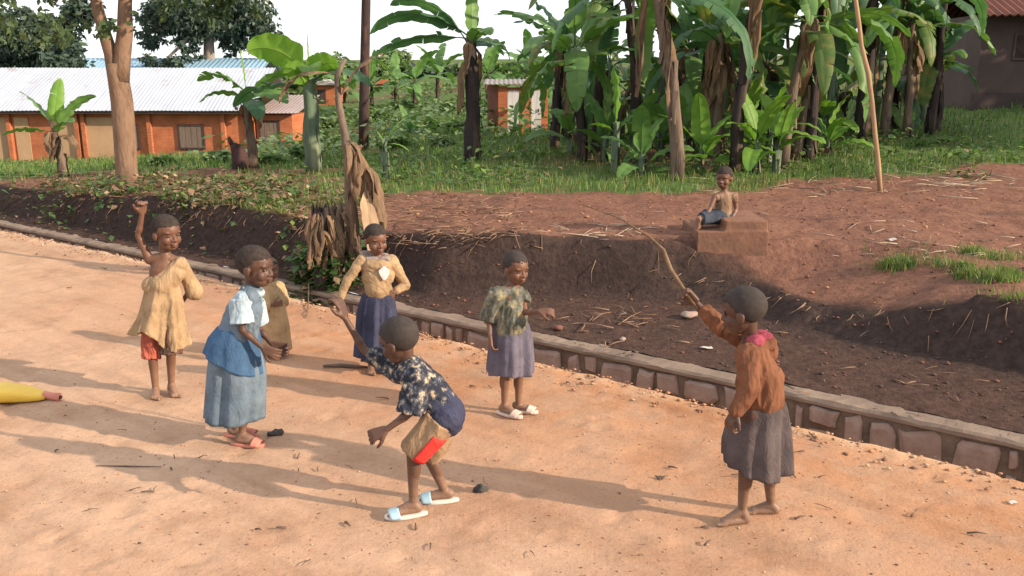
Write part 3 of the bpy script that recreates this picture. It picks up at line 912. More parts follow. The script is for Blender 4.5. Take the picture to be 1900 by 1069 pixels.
# ---- G: child seen from behind in rust jacket, swinging a stick
K = Kid(1390, 966, 1.16, 'child seen from behind in a rust jacket with pink hood lining, swinging a stick'); K.fdir = Vector((-.85, .5, 0))
K.limbs({'neck': (1392, 626, .02), 'shL': (1383, 660, -.085), 'shR': (1420, 650, .09), 'elR': (1338, 606, .17), 'wrR': (1292, 562, .20), 'elL': (1390, 722, -.13), 'wrL': (1366, 762, -.14),
         'mid': (1408, 700, 0), 'pel': (1408, 755, 0), 'hipL': (1396, 768, -.05), 'hipR': (1420, 766, .05), 'knL': (1383, 862, -.05), 'anL': (1377, 948, -.03), 'knR': (1424, 860, .06), 'anR': (1431, 936, .07)})
K.head(1379, 580, .02, (-.86, .48, -.16), 1.10)
add_hand(K.b, K.J['wrR'], (-.75, .1, .65), (-.4, -.9, -.2), 1.05, 1.25, -1); add_hand(K.b, K.J['wrL'], (-.4, 0, -.9), (.8, .3, 0), 1.0, .7, 1)
put_feet(K, {'L': (-1, -.05), 'R': (-1, .12)})
K.finish(SKIN, HAIR2, line=.05)
J = K.J; g = MB()
g.cap(K.P(1400, 652, .0), .080, K.P(1410, 705), .105); g.cap(K.P(1410, 700), .108, K.P(1410, 742), .112); g.cap(J['shL'] + Vector((.012, .01, .0)), .055, J['shR'], .058)
g.cap(J['shL'] + Vector((.012, 0, 0)), .055, J['elL'], .048); g.cap(J['elL'], .048, J['wrL'], .040)
g.cap(J['shR'], .055, J['elR'], .046); g.cap(J['elR'], .044, J['elR'].lerp(J['wrR'], .62), .036)
g.build('jacket', BROWN, K.root, voxel=.006, sm=3, disp=folds(.008, (.1, 0, 1), 14, .3, 7))
g = MB(); g.cap(K.P(1394, 642, -.05), .026, K.P(1428, 640, -.01), .034); g.cap(K.P(1428, 638, -.01), .034, K.P(1418, 626, .08), .030); g.cap(K.P(1402, 654, -.04), .034, K.P(1428, 656, .0), .038)
h = g.build('hood', BROWN, K.root, voxel=.005, sm=3, disp=folds(.005, (1, 0, 0), 20, .4))
g = MB(); g.ell(K.P(1402, 633, -.035), (.046, .034, .034)); g.ell(K.P(1414, 624, .02), (.05, .05, .03))
g.build('hood_lining', PINK, h, voxel=.005, sm=2, disp=folds(.004, (1, 0, 0), 24, .4))
skirt(K, [(K.P(1411, 748), .116, .105, .2), (K.P(1406, 790), .138, .125, .8), (K.P(1402, 835), .152, .138, 1.1), (K.P(1402, 872), .152, .142, 1.3)], CHAR, 'skirt', nf=5, amp=.022, seed=41, hem=lambda th, t: .05*t*t*sstep(.3, 1, -math.cos(th)))
STK = mat('stick_bark', (.21, .14, .085), (.12, .08, .05), scale=14, bmp=.6, bscale=60)
g = MB(); p0 = J['wrR'] + Vector((.0, 0, -.02)); hp = J['wrR'] + Vector((-.05, .0, .05))
p1 = K.P(1245, 500, .24); p2 = K.P(1205, 440, .30); p3 = K.P(1150, 405, .42); p4 = K.P(1080, 380, .62)
g.tube([K.P(1302, 582, .19), hp, p1, p1.lerp(p2, .5) + Vector((.016, 0, .016)), p2, p3, p4], [.007, .010, .011, .009, .006, .003, .0018], 8, wob=.35)
tag(g.build('stick', STK, None), 'tapering brown stick swung up by the child in the rust jacket', 'stick')

# ---- H: boy seated on the clay block by the bank
BY = 8.70
K = Kid(1330, 408, .98, 'boy in a dull tan shirt sitting on the clay block above the bank', y=BY, z=.66); K.fdir = Vector((-.75, -.65, 0)); K.k = .94
K.limbs({'neck': (1343, 356, .02), 'shR': (1326, 366, -.03), 'shL': (1362, 364, .05), 'elL': (1366, 388, .06), 'wrL': (1358, 406, -.0), 'elR': (1318, 386, -.08), 'wrR': (1310, 402, -.14),
         'pel': (1340, 402, .03), 'hipR': (1334, 402, -.02), 'hipL': (1346, 401, .05), 'knR': (1297, 406, -.16), 'anR': (1290, 446, -.12), 'knL': (1302, 400, -.05), 'anL': (1294, 440, -.02)})
K.head(1344, 331, .0, (-.55, -.83, -.08), 1.06)
add_hand(K.b, K.J['wrL'], (-.5, -.7, -.3), (0, 0, -1), .85, .25, 1); add_hand(K.b, K.J['wrR'], (-.8, -.3, -.2), (0, 0, -1), .85, .4, -1)
for s in 'LR': add_foot(K.b, K.J['an'+s], (-.8, -.55), K.k, K.J['an'+s].z - .05)
K.finish(SKIN2, HAIR, voxel=.005)
J = K.J; g = MB()
g.cap(K.P(1343, 372, .02), .078, K.P(1341, 396, .02), .088); g.cap(J['shR'].lerp(J['shL'], .12), .040, J['shL'], .046); g.cap(J['shL'], .046, J['shL'].lerp(J['elL'], .3), .044)
g.build('shirt', cloth('dull_tan_shirt', (.25, .165, .11), (.19, .125, .085)), K.root, voxel=.006, sm=3, disp=folds(.006, (0, 0, 1), 18, .4, 3))
g = MB(); g.cap(J['hipR'], .082, J['hipL'], .082); short_leg(g, J['hipR'], J['knR'], .078, .064, .9); short_leg(g, J['hipL'], J['knL'], .078, .064, .9)
g.build('shorts', cloth('dark_blue_shorts', (.035, .045, .065), (.06, .07, .09)), K.root, voxel=.006, sm=3)
# ------------------------------------------------------------------ plants
def leafmat(name, a, b_, c3=None, tr=.32, scale=3, spec=.3, rough=.5):
    return mat(name, a, b_, scale=scale, rough=rough, bmp=.25, bscale=30, bdist=.01, spec=spec, transl=tr, col3=c3)


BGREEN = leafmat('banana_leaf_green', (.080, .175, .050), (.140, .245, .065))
BBLUE = leafmat('banana_leaf_shaded', (.052, .130, .062), (.090, .175, .080), tr=.38)  # bluish copy of the green leaf, grove shade put into its colour
BLIME = leafmat('banana_leaf_lime', (.13, .27, .045), (.20, .34, .06), tr=.4)  # lime of young leaves, also standing in for sunlight on some suckers
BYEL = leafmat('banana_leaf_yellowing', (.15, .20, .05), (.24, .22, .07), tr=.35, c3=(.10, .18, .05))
RIB = mat('leaf_rib', (.22, .28, .10), (.16, .22, .08), rough=.6, bmp=.1)
DRY = mat('dry_leaf', (.135, .085, .055), (.070, .048, .038), scale=6, rough=.95, bmp=.5, bscale=40, stretch=(1, 1, .25), transl=.12, col3=(.22, .145, .09))
DRYP = mat('dry_leaf_pale', (.48, .36, .23), (.30, .20, .13), scale=6, rough=.95, bmp=.5, bscale=40, stretch=(1, 1, .25), transl=.15)
DRYG = mat('dry_leaf_grey', (.20, .165, .155), (.115, .095, .092), scale=6, rough=.95, bmp=.5, bscale=40, stretch=(1, 1, .25), transl=.1)
STEMD = mat('stem_dark', (.050, .036, .034), (.11, .075, .055), scale=5, rough=.85, bmp=.8, bscale=30, bdist=.02, stretch=(1, 1, .18), col3=(.035, .028, .028))
STEMG = mat('stem_green', (.12, .18, .12), (.20, .22, .13), scale=4, rough=.7, bmp=.5, bscale=30, bdist=.01, stretch=(1, 1, .2), col3=(.09, .12, .08))
STEMB = mat('stem_brown', (.105, .076, .058), (.058, .042, .037), scale=5, rough=.9, bmp=.8, bscale=26, bdist=.02, stretch=(1, 1, .2), col3=(.165, .122, .088))


def blade(mb, base, az, el, L, W, droop, tear, r, roll=0.0, mi=0, mrib=1, n=20, pet=.13, crumple=0.0, fold=.35):
    base = Vector(base); d = Vector((math.cos(az)*math.cos(el), math.sin(az)*math.cos(el), math.sin(el)))
    side = Vector((-math.sin(az), math.cos(az), 0))
    side = Matrix.Rotation(roll, 3, d) @ side
    p = base.copy(); cs = []; ds = []; sds = []
    bend = droop / n
    for i in range(n + 1):
        cs.append(p.copy()); ds.append(d.copy()); sds.append(side.copy())
        hz = Vector((0, 0, -1)) - d*d.dot(Vector((0, 0, -1)))
        if hz.length > 1e-3:
            axs = d.cross(hz.normalized()); k = bend*(.5 + 1.0*i/n)
            d = (Matrix.Rotation(k, 3, axs) @ d).normalized(); side = (side - d*side.dot(d)).normalized()
        side = Matrix.Rotation(r.uniform(-.03, .03), 3, d) @ side
        p = p + d*(L/n)
    rr = [max(.004, (.020 if i/n < pet else .013)*(1 - .85*i/n)*(W/.5)) for i in range(n+1)]
    mb.tube(cs, rr, 5, mrib)
    i0 = max(1, int(pet*n))
    for sg in (-1, 1):
        i = i0
        while i < n:
            g = n - i if tear <= 0 else min(n - i, max(1, int(r.expovariate(tear/3.0)) + 1))
            extra = r.uniform(-.12, .5)*min(1, tear) + (r.random() < .25*tear)*r.uniform(.2, .8)
            sl_ = r.uniform(.12, .3); ln = r.uniform(.86, 1.04) if tear > 0 else 1
            cols = 4; vs = []
            for a in range(g + 1):
                t = (i + a)/n; q = (t - pet)/(1 - pet)
                q = min(1, max(0, q))
                w = W*.5*(min(1, q/.14))**.55*max(0.0, 1 - q**3.2)**.62*ln
                nrm = ds[i+a].cross(sds[i+a]); 
                if nrm.z < 0: nrm = -nrm
                if tear > 0 and g > 1 and a in (0, g): w *= .93
                x = 0; z = 0; pt = cs[i+a]
                for c in range(cols + 1):
                    if c:
                        an = -fold + (extra + .9*fold)*(c/cols) * 1.25 + .1*math.sin((i+a)*1.7 + sg)
                        x += math.cos(an)*w/cols; z -= math.sin(an)*w/cols
                    off = Vector((0, 0, 0))
                    if crumple: off = Vector((r.uniform(-1, 1), r.uniform(-1, 1), r.uniform(-1, 1)))*crumple*W*c/cols
                    vs.append(pt + sds[i+a]*(sg*x) + nrm*z + ds[i+a]*(sl_*x*(1 - .3*q)) + off)
            m_ = cols + 1
            fs = [(a*m_ + c, a*m_ + c + 1, (a+1)*m_ + c + 1, (a+1)*m_ + c) for a in range(g) for c in range(cols)]
            mb.add(vs, fs, mi)
            i += g


def hang_dry(mb, p, az, L, W, r, mi=0):
    """a dead leaf folded down along the stem"""
    p = Vector(p); out = Vector((math.cos(az), math.sin(az), 0)); sdv = Vector((-math.sin(az), math.cos(az), 0))
    n = 9; cl = []
    for i in range(n + 1):
        t = i/n
        cl.append(p + out*(.16*math.sin(min(1, t*2.2)*PI*.55) + .05*t) + Vector((0, 0, .06*math.sin(min(1, t*3)*PI) - L*t)) + sdv*r.uniform(-.02, .02))
    strips = r.randint(2, 4)
    for s in range(strips):
        x0 = (s/strips - .5)*W; x1 = ((s+1)/strips - .5)*W*.96; tw = r.uniform(-.5, .5); ll = r.uniform(.7, 1)
        vs = []
        for i in range(n + 1):
            t = i/n; k = (min(1, t/.25)**.7)*(1 - .75*max(0, (t-.55)/.45))
            c = cl[0].lerp(cl[min(n, int(i*ll))], 1) if ll > .99 else cl[int(i*ll)].lerp(cl[min(n, int(i*ll)+1)], i*ll - int(i*ll))
            for j, x in enumerate((x0, (x0+x1)/2, x1)):
                z = .05*math.sin(6*t + s*2 + j) + tw*.12*t
                vs.append(c + sdv*(x*k) + out*(z*.8 + (.03 if j == 1 else 0)) + Vector((0, 0, r.uniform(-.012, .012))))
        mb.add(vs, [(i*3 + j, i*3 + j + 1, (i+1)*3 + j + 1, (i+1)*3 + j) for i in range(n) for j in (0, 1)], mi)
    mb.tube([q + out*.01 for q in cl], [.014*(1 - .8*i/n) for i in range(n + 1)], 5, mi)


GROUPB = 'banana plants of the grove beyond the red plateau'


def banana(base, h, label, seed, lean=(0, 0), r0=.12, stem=None, leafm=None, nl=8, L=2.0, W=.52, dry=3, tear=.8, el=(35, 75), droop=1.5, group=GROUPB, leaves=None, drym=None, azr=None, name='banana_plant', sub_leaf=True, top_r=.55):
    r = random.Random(seed); base = Vector(base)
    root = thing(name, label, 'banana plant', base, group)
    base = base - Vector((0, 0, .05))
    pts = []
    for i in range(9):
        t = i/8; pts.append(base + Vector((lean[0]*t*t, lean[1]*t*t, h*t)) + Vector((r.uniform(-1, 1), r.uniform(-1, 1), 0))*.02*(i > 0))
    mb = MB(); mb.tube(pts, [r0*(1.18 - (1.18 - top_r)*(i/8)**1.2) for i in range(9)], 12, wob=.22, seed=seed)
    # old sheath flaps on the stem
    for i in range(int(7 + h*2)):
        t = r.uniform(.05, .9); q = pts[int(t*8)].lerp(pts[min(8, int(t*8)+1)], t*8 % 1); a_ = r.uniform(0, 2*PI); rr = r0*(1.2 - .6*t)
        o = Vector((math.cos(a_), math.sin(a_), 0)); s_ = Vector((-math.sin(a_), math.cos(a_), 0)); ll = r.uniform(.2, .7); ww = r.uniform(.03, .08)
        vs = []
        for k in range(5):
            u_ = k/4
            for x in (-1, 0, 1): vs.append(q + o*(rr*.98 + .015*(x == 0) + .05*u_*u_*r.uniform(.3, 1)) + s_*(x*ww*(1 - .5*u_)) + Vector((0, 0, ll*(.5 - u_) - .0)))
        mb.add(vs, [(k*3 + x, k*3 + x + 1, (k+1)*3 + x + 1, (k+1)*3 + x) for k in range(4) for x in (0, 1)], 1)
    mb.build('stem', [stem or STEMD, drym or DRY], root)
    top = pts[-1]; up = (pts[-1] - pts[-2]).normalized()
    lm = leafm or BGREEN
    leaves_auto = leaves is None
    if leaves is None:
        leaves = []
        a0 = r.uniform(0, 6.28)
        for i in range(nl):
            k = i/max(1, nl-1)
            az_ = a0 + i*2.4 + r.uniform(-.3, .3)
            if azr: az_ = r.uniform(*azr)
            leaves.append((az_, R(lerp(el[1], el[0], k)) + r.uniform(-.12, .12), L*r.uniform(.8, 1.1), W*r.uniform(.85, 1.1), droop*lerp(.55, 1.25, k), tear*r.uniform(.5, 1.2), lm))
    for i, q in enumerate(leaves):
        az_, e_, l_, w_, dr, te, mm = q[:7]
        mb = MB(); b_ = top - up*(.04*i % .3) + Vector((math.cos(az_), math.sin(az_), 0))*r0*.3
        blade(mb, b_, az_, e_, l_, w_, dr, te, r, roll=(q[7] if len(q) > 7 else r.uniform(-.4, .4)))
        if group == GROUPB or (leaves_auto and group is None): mm = r.choice((mm, mm, mm, BGREEN, BYEL))
        mb.build('leaf', [mm, RIB], root)
    if dry:
        mb = MB()
        for i in range(dry):
            hang_dry(mb, pts[-1 - (i % 2)] - up*r.uniform(0, .25), r.uniform(0, 6.28), h*r.uniform(.3, .6), r.uniform(.12, .3), r, 0)
        mb.build('dead_leaf_skirt', drym or DRY, root)
    return root


def gp(u, v): return on_ground(u, v)
def px(y): return y/F                       # metres per photo pixel at distance y


# --- single plants one can tell apart
p = gp(118, 328)
banana(p, 1.0, 'young banana plant with bright green leaves before the long brick building', 1, (-.08, 0), .075, STEMB, BGREEN, L=1.05, W=.34, dry=3, group=None, drym=DRY,
       leaves=[(R(150), R(52), 1.15, .34, .7, .35, BGREEN, .6), (R(75), R(80), 1.0, .34, .3, .3, BLIME, .9), (R(20), R(62), 1.05, .36, .9, .3, BGREEN, -.5), (R(200), R(20), .9, .28, .9, .5, BGREEN, .3), (R(-40), R(45), .9, .3, 1.1, .4, BGREEN, .2), (R(330), R(20), .7, .2, 1.6, .9, DRY, .2)], tear=.3)
p = gp(470, 312)
banana(p, 1.55, 'banana plant with a new upright leaf at the corner of the brick building', 2, (-.05, 0), .09, STEMB, BGREEN, group=None, dry=2,
       leaves=[(R(120), R(78), .85, .20, .35, .1, BLIME, 1.2), (R(170), R(48), 1.1, .5, 1.5, .8, BGREEN, .4), (R(10), R(45), 1.3, .45, 1.3, .8, BGREEN, -.3), (R(-30), R(22), 1.1, .45, 1.2, .6, BGREEN, .3), (R(220), R(30), 1.0, .4, 1.4, .8, BGREEN, .2), (R(300), R(10), 1.0, .4, 1.3, .7, BBLUE, .1), (R(60), R(40), 1.1, .4, 1.3, .6, BGREEN, 0)])
p = gp(583, 318)
banana(p, 1.75, 'pale blue-green banana plant with one broad light leaf spread over its top', 3, (-.02, .0), .135, STEMG, BGREEN, group=None, dry=0, top_r=.75,
       leaves=[(R(195), R(58), 1.15, .72, 1.5, .05, BLIME, .9), (R(95), R(86), .75, .07, .15, 0, BLIME, 1.4), (R(-20), R(60), .7, .5, 1.6, .05, BLIME, -.8), (R(-10), R(32), 1.2, .55, 1.5, .2, BBLUE, .2), (R(-75), R(48), 1.15, .52, 1.7, .1, BLIME, .2), (R(175), R(12), 1.5, .5, 1.1, .5, BBLUE, .1), (R(30), R(55), 1.2, .5, 1.4, .5, BGREEN, 0), (R(250), R(62), .9, .4, 1.5, .1, BLIME, .9)])
p = gp(878, 298)
banana(p, 2.35, 'banana plant with a long drooping fringed frond standing alone before the field', 4, (-.03, 0), .15, STEMD, BBLUE, group=None, dry=3, L=1.9,
       leaves=[(R(172), R(38), 2.1, .42, 1.5, 1.4, BBLUE, .8), (R(178), R(8), 1.9, .34, .75, 1.6, BBLUE, .7), (R(85), R(86), 1.1, .42, .3, .2, BGREEN, .9), (R(10), R(20), .9, .45, 1.9, .8, BGREEN, .2), (R(165), R(62), 1.9, .4, 1.5, 1.4, BBLUE, .6), (R(-60), R(60), .9, .42, 1.9, .5, BGREEN, .1), (R(60), R(30), 1.3, .45, 1.4, .9, BBLUE, .3)])
# dead clump on the bank
p = drop(*aty(650, 470, 8.75).to_2d()); 
r_ = random.Random(5)
root = thing('dead_banana_plant', 'collapsed dead banana plant with pale shredded leaves hanging over the bank', 'banana plant', p)
mb = MB(); Y = p.y
A_ = [aty(660, 470, Y), aty(652, 380, Y), aty(648, 300, Y), aty(640, 250, Y + .05), aty(628, 190, Y + .15), aty(625, 140, Y + .25), aty(640, 110, Y + .3)]
mb.tube(A_, [.075, .065, .05, .04, .034, .03, .02], 10, wob=.25); mb.build('stem', STEMB, root)
mb = MB()
for i in range(6):
    q = aty(652 + r_.uniform(-8, 24), 262 + r_.uniform(-6, 60), Y - .05); hang_dry(mb, q, R(r_.uniform(-120, 20)), r_.uniform(.45, .85), r_.uniform(.10, .18), r_, r_.choice((2, 2, 2, 1)))
mb.build('dead_leaf_skirt', [DRY, DRYP, DRYG], root)
mb = MB(); blade(mb, aty(676, 330, Y - .1), R(-60), R(-74), .95, .17, .2, .0, r_, mi=0, mrib=0, crumple=.04); mb.build('leaf', DRYP, root)
mb = MB(); blade(mb, A_[5], R(170), R(20), .8, .2, 1.8, .6, r_, mi=0, mrib=0, crumple=.05); blade(mb, A_[4], R(20), R(70), .7, .15, 1.0, .8, r_, mi=0, mrib=0, crumple=.05); mb.build('dry_leaf', DRY, root)
for (u, vt, vb, lab, pm) in ((598, 318, 470, 'hollow rotting banana stump with dark shreds at the edge of the bank', 0), (624, 305, 455, 'split banana stump with a pale inner sheath beside the dead plant', 1)):
    q = drop(*aty(u, vb, Y + .1*pm - .05).to_2d()); root = thing('banana_stump', lab, 'stump', q)
    mb = MB(); hh = (vb - vt)*px(Y)*1.02
    rs = []
    for rad, z0, z1 in ((.10, -.1, .9), (.075, .95, .2)):
        for i in range(7):
            t = i/6; z = lerp(z0*hh, z1*hh, t)
            rs.append([q + Vector((math.cos(2*PI*j/14)*rad*(1.15 - .3*(z/hh)), math.sin(2*PI*j/14)*rad*(1.15 - .3*(z/hh)), z + (.10*math.sin(j*2.1)*hh if z > .6*hh else 0))) for j in range(14)])
    mb.rings(rs); mb.build('stem', STEMD if not pm else STEMB, root)
    mb = MB()
    for i in range(4): hang_dry(mb, q + Vector((r_.uniform(-.05, .05), r_.uniform(-.06, .02), hh*r_.uniform(.7, .95))), R(r_.uniform(-170, -10)), hh*r_.uniform(.5, .9), r_.uniform(.08, .16), r_, 1 if (pm and i < 2) else 2*(i % 2))
    mb.build('dead_leaf_skirt', [DRY, DRYP, DRYG], root)
# bright sucker leaf
p = gp(1142, 318)
banana(p, .75, 'banana sucker with one tall bright upright leaf at the grove edge', 6, (0, 0), .035, STEMG, BLIME, group=None, dry=0, top_r=.6,
       leaves=[(R(100), R(84), 1.05, .42, .3, 0, BLIME, 1.5), (R(10), R(55), .5, .14, .8, 0, BGREEN, .2), (R(180), R(40), .5, .16, 1.0, 0, BLIME, .3)])
p = gp(718, 330)
banana(p, .62, 'thin banana sucker with narrow lime leaves beside the tall bare trunk', 7, (0, 0), .025, STEMG, BLIME, group=None, dry=0, top_r=.7,
       leaves=[(R(35), R(62), .55, .05, .7, 0, BLIME, .2), (R(-10), R(10), .42, .06, 1.1, 0, BLIME, .1), (R(150), R(70), .3, .05, .5, 0, BLIME, .1), (R(-60), R(30), .3, .05, .9, 0, BLIME, .1)])
FRONT = [
    (1255, 335, 3.0, -.35, 'leaning brown banana stem with peeling sheaths behind the seated boy', STEMB, BBLUE, 5, 6, 11, .13),
    (1362, 318, 3.3, .22, 'tall dark banana stem rising right above the seated boy', STEMD, BGREEN, 3, 8, 12, .12),
    (1330, 300, 2.6, -.02, 'banana plant wrapped in a thick skirt of dead hanging leaves', STEMB, BBLUE, 13, 7, 13, .13),
    (1452, 312, 2.9, .25, 'banana stem with pale dry sheaths and a drooping flower stalk', STEMB, BGREEN, 7, 8, 14, .12),
    (1476, 296, 3.0, .45, 'rust-brown banana stem leaning outward in the sunlit clump', STEMB, BGREEN, 6, 7, 15, .13),
    (1500, 300, 3.3, .05, 'dark banana stem behind the sunlit lime suckers', STEMD, BBLUE, 4, 8, 16, .12),
    (1078, 300, 2.5, -.1, 'banana plant with low arching leaves near the tin latrine', STEMD, BGREEN, 4, 8, 17, .12),
    (1030, 276, 2.7, .1, 'banana plant whose leaves hang across the latrine corner', STEMD, BBLUE, 4, 8, 18, .13),
    (1598, 262, 3.2, .0, 'thick dark banana stem in deep shade behind the crooked pole', STEMD, BBLUE, 5, 8, 19, .19),
    (1640, 258, 3.1, .1, 'shaded banana stem with brown sheath strips just past the pole', STEMB, BBLUE, 6, 8, 20, .12),
    (1682, 256, 2.8, -.1, 'banana stem with an orange-brown sheath in the shaded grove', STEMB, BGREEN, 4, 8, 21, .10),
    (1738, 245, 1.9, -.1, 'banana plant nearest the shaded mud house', STEMD, BBLUE, 4, 6, 22, .12)]
for u, v, h, ln, lab, sm_, lm, dr, nl, sd_, r0 in FRONT:
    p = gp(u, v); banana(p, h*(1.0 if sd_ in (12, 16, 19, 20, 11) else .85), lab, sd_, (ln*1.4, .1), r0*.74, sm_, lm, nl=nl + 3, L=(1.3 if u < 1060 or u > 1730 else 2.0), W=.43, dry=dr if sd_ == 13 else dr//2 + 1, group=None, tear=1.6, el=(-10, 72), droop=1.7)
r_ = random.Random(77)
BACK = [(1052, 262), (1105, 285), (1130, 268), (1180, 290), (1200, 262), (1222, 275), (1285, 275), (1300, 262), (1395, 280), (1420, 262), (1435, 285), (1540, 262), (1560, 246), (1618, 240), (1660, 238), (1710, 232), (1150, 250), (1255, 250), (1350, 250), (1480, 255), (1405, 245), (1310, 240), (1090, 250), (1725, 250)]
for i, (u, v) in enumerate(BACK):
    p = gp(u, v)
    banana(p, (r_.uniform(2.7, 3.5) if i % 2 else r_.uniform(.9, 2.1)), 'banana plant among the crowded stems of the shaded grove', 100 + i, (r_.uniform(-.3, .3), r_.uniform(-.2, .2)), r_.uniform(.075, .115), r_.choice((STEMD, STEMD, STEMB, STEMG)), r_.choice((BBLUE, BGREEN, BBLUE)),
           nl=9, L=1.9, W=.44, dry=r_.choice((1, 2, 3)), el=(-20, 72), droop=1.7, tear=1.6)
for i, (u, v) in enumerate([(735, 196), (770, 205), (640, 190), (812, 190), (905, 188), (690, 200), (985, 192), (1015, 200), (560, 215)]):
    p = gp(u, v)
    banana(p, r_.uniform(1.0, 1.9), 'distant banana plant in the far field', 300 + i, (0, 0), .11, STEMD, BGREEN, nl=7, L=2.4, W=.7, dry=1, el=(15, 75), group='banana plants scattered over the far field')
# low suckers; sunlit ones have that light put into a lime leaf colour
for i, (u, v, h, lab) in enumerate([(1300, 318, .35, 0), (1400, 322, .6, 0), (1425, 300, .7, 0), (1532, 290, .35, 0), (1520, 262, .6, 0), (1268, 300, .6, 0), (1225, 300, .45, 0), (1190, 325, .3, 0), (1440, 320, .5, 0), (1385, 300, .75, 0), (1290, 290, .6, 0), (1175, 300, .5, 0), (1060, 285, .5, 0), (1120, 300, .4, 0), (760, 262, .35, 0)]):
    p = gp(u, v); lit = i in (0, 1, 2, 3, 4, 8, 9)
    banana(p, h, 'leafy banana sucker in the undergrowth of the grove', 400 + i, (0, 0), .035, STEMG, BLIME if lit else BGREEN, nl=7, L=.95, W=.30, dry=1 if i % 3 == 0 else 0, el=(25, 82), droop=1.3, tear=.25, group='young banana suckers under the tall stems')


# --- trees
BARK = mat('tree_bark', (.165, .098, .066), (.10, .062, .045), scale=5, rough=.9, bmp=.8, bscale=24, bdist=.02, stretch=(1, 1, .35), col3=(.21, .135, .09))
BARKD = mat('dark_bark', (.062, .038, .034), (.13, .07, .05), scale=5, rough=.9, bmp=.8, bscale=24, bdist=.02, stretch=(1, 1, .2), col3=(.04, .028, .027))
BARKP = mat('pale_bark', (.30, .25, .20), (.20, .16, .13), scale=5, rough=.9, bmp=.5, bscale=24, bdist=.02, stretch=(1, 1, .3))
W0 = leafmat('bush_leaf', (.09, .16, .05), (.13, .20, .06), scale=1.5)
TLEAF = leafmat('tree_leaf', (.045, .085, .036), (.085, .12, .05), scale=.9, tr=.25)
TLEAF2 = leafmat('far_tree_leaf', (.040, .072, .055), (.072, .105, .070), scale=.6, tr=.2)
TLEAF3 = leafmat('hazy_slope_leaf', (.12, .18, .075), (.17, .24, .095), scale=.4, tr=.25)  # paler green with distance haze put into the leaf colour


def crown(mb, blobs, n, size, r, droopy=.3):
    tot = sum(b[1][0]*b[1][1]*b[1][2] for b in blobs)
    for c, rad in blobs:
        c = Vector(c); k = int(n*rad[0]*rad[1]*rad[2]/tot); cl = max(6, k//26)
        cents = []
        for _ in range(cl):
            while True:
                q = Vector((r.uniform(-1, 1), r.uniform(-1, 1), r.uniform(-1, 1)))
                if .25 < q.length < 1: break
            cents.append((c + Vector((q.x*rad[0], q.y*rad[1], q.z*rad[2])), r.uniform(.5, 1.2)))
        for _ in range(k):
            cc, s = r.choice(cents)
            p = cc + Vector((r.gauss(0, .30), r.gauss(0, .30), r.gauss(0, .22)))*s*min(rad)*.55
            a = r.uniform(0, 6.28); e = r.uniform(-1.1, .6) - droopy
            d = Vector((math.cos(a)*math.cos(e), math.sin(a)*math.cos(e), math.sin(e))); s_ = d.orthogonal().normalized(); s_ = Matrix.Rotation(r.uniform(0, 6.28), 3, d) @ s_
            l = size*r.uniform(.7, 1.4); w_ = l*.24
            mb.add([p, p + d*l*.5 + s_*w_, p + d*l, p + d*l*.5 - s_*w_], [(0, 1, 2, 3)])


def limb(mb, pts, r0, r1, n=10, seed=0):
    mb.tube(pts, [lerp(r0, r1, i/(len(pts)-1)) for i in range(len(pts))], n, wob=.08, seed=seed)


r_ = random.Random(21)
# forked tree at the bank
b0 = gp(238, 350); Y = b0.y
root = thing('forked_tree', 'forked tree with smooth brown trunk on the bank before the brick building', 'tree', b0)
mb = MB()
def upt(u, v, dy=0): return aty(u, v, Y + dy)
limb(mb, [upt(238, 400), upt(237, 365), upt(236, 330), upt(232, 260), upt(226, 190), upt(218, 140), upt(216, 118)], .165, .145, 14, 1)
mb.cap(upt(238, 384), .19, upt(236, 330), .15)
limb(mb, [upt(222, 150), upt(226, 110), upt(232, 60), upt(232, 10), upt(236, -60), upt(250, -160, .3), upt(290, -300, .8)], .14, .06, 12, 2)
limb(mb, [upt(214, 145), upt(206, 100), upt(192, 55), upt(180, 10), upt(165, -50), upt(120, -160, -.5), upt(60, -260, -.8)], .11, .05, 12, 3)
bran = []
for (u0, v0, u1, v1, dy) in ((250, -160, 420, -120, -.6), (236, -60, 330, -40, .6), (290, -300, 420, -330, 1.2), (120, -160, 10, -120, .6), (165, -50, 100, 10, -.5), (60, -260, -60, -260, 0), (250, -160, 170, -320, 1)):
    q = [upt(u0, v0), upt(lerp(u0, u1, .5), lerp(v0, v1, .5) - 20, dy*.5), upt(u1, v1, dy)]
    limb(mb, q, .045, .012, 7); bran.append(q[-1])
mb.build('trunk', BARK, root)
mb = MB(); crown(mb, [(q, (1.0, 1.0, .6)) for q in bran] + [(upt(330, -160, .4), (1.5, 1.3, .9)), (upt(100, -230, 0), (1.5, 1.3, .9)), (upt(440, -60, .6), (.8, .8, .55)), (upt(130, 30, -.2), (.35, .4, .35)), (upt(420, 10, .5), (.6, .6, .4))], 9000, .12, r_)
mb.build('crown', TLEAF, root)


def far_tree(name, label, trunk_px, y, r0, blobs_px, n, size, bm, lm, seed, group=None, cat='tree', rel=1.0):
    r = random.Random(seed)
    x0 = aty(trunk_px[0][0], 300, y).x; b = drop(x0, y)
    root = thing(name, label, cat, b, group)
    mb = MB(); pts = [b - Vector((0, 0, .2))] + [aty(u, v, y) for u, v in trunk_px]
    limb(mb, pts, r0, r0*.45, 9, seed)
    bl = [(aty(u, v, y + dy), (w_*px(y), w_*px(y)*.8*rel, h_*px(y))) for u, v, w_, h_, dy in blobs_px]
    for c, rad in bl:
        limb(mb, [pts[-1].lerp(pts[-2], r.uniform(0, .5)), pts[-1].lerp(c, .55) + Vector((0, 0, .1)), c], r0*.4, r0*.1, 6)
    mb.build('trunk', bm, root)
    mb = MB(); crown(mb, bl, n, size, r); mb.build('crown', lm, root)


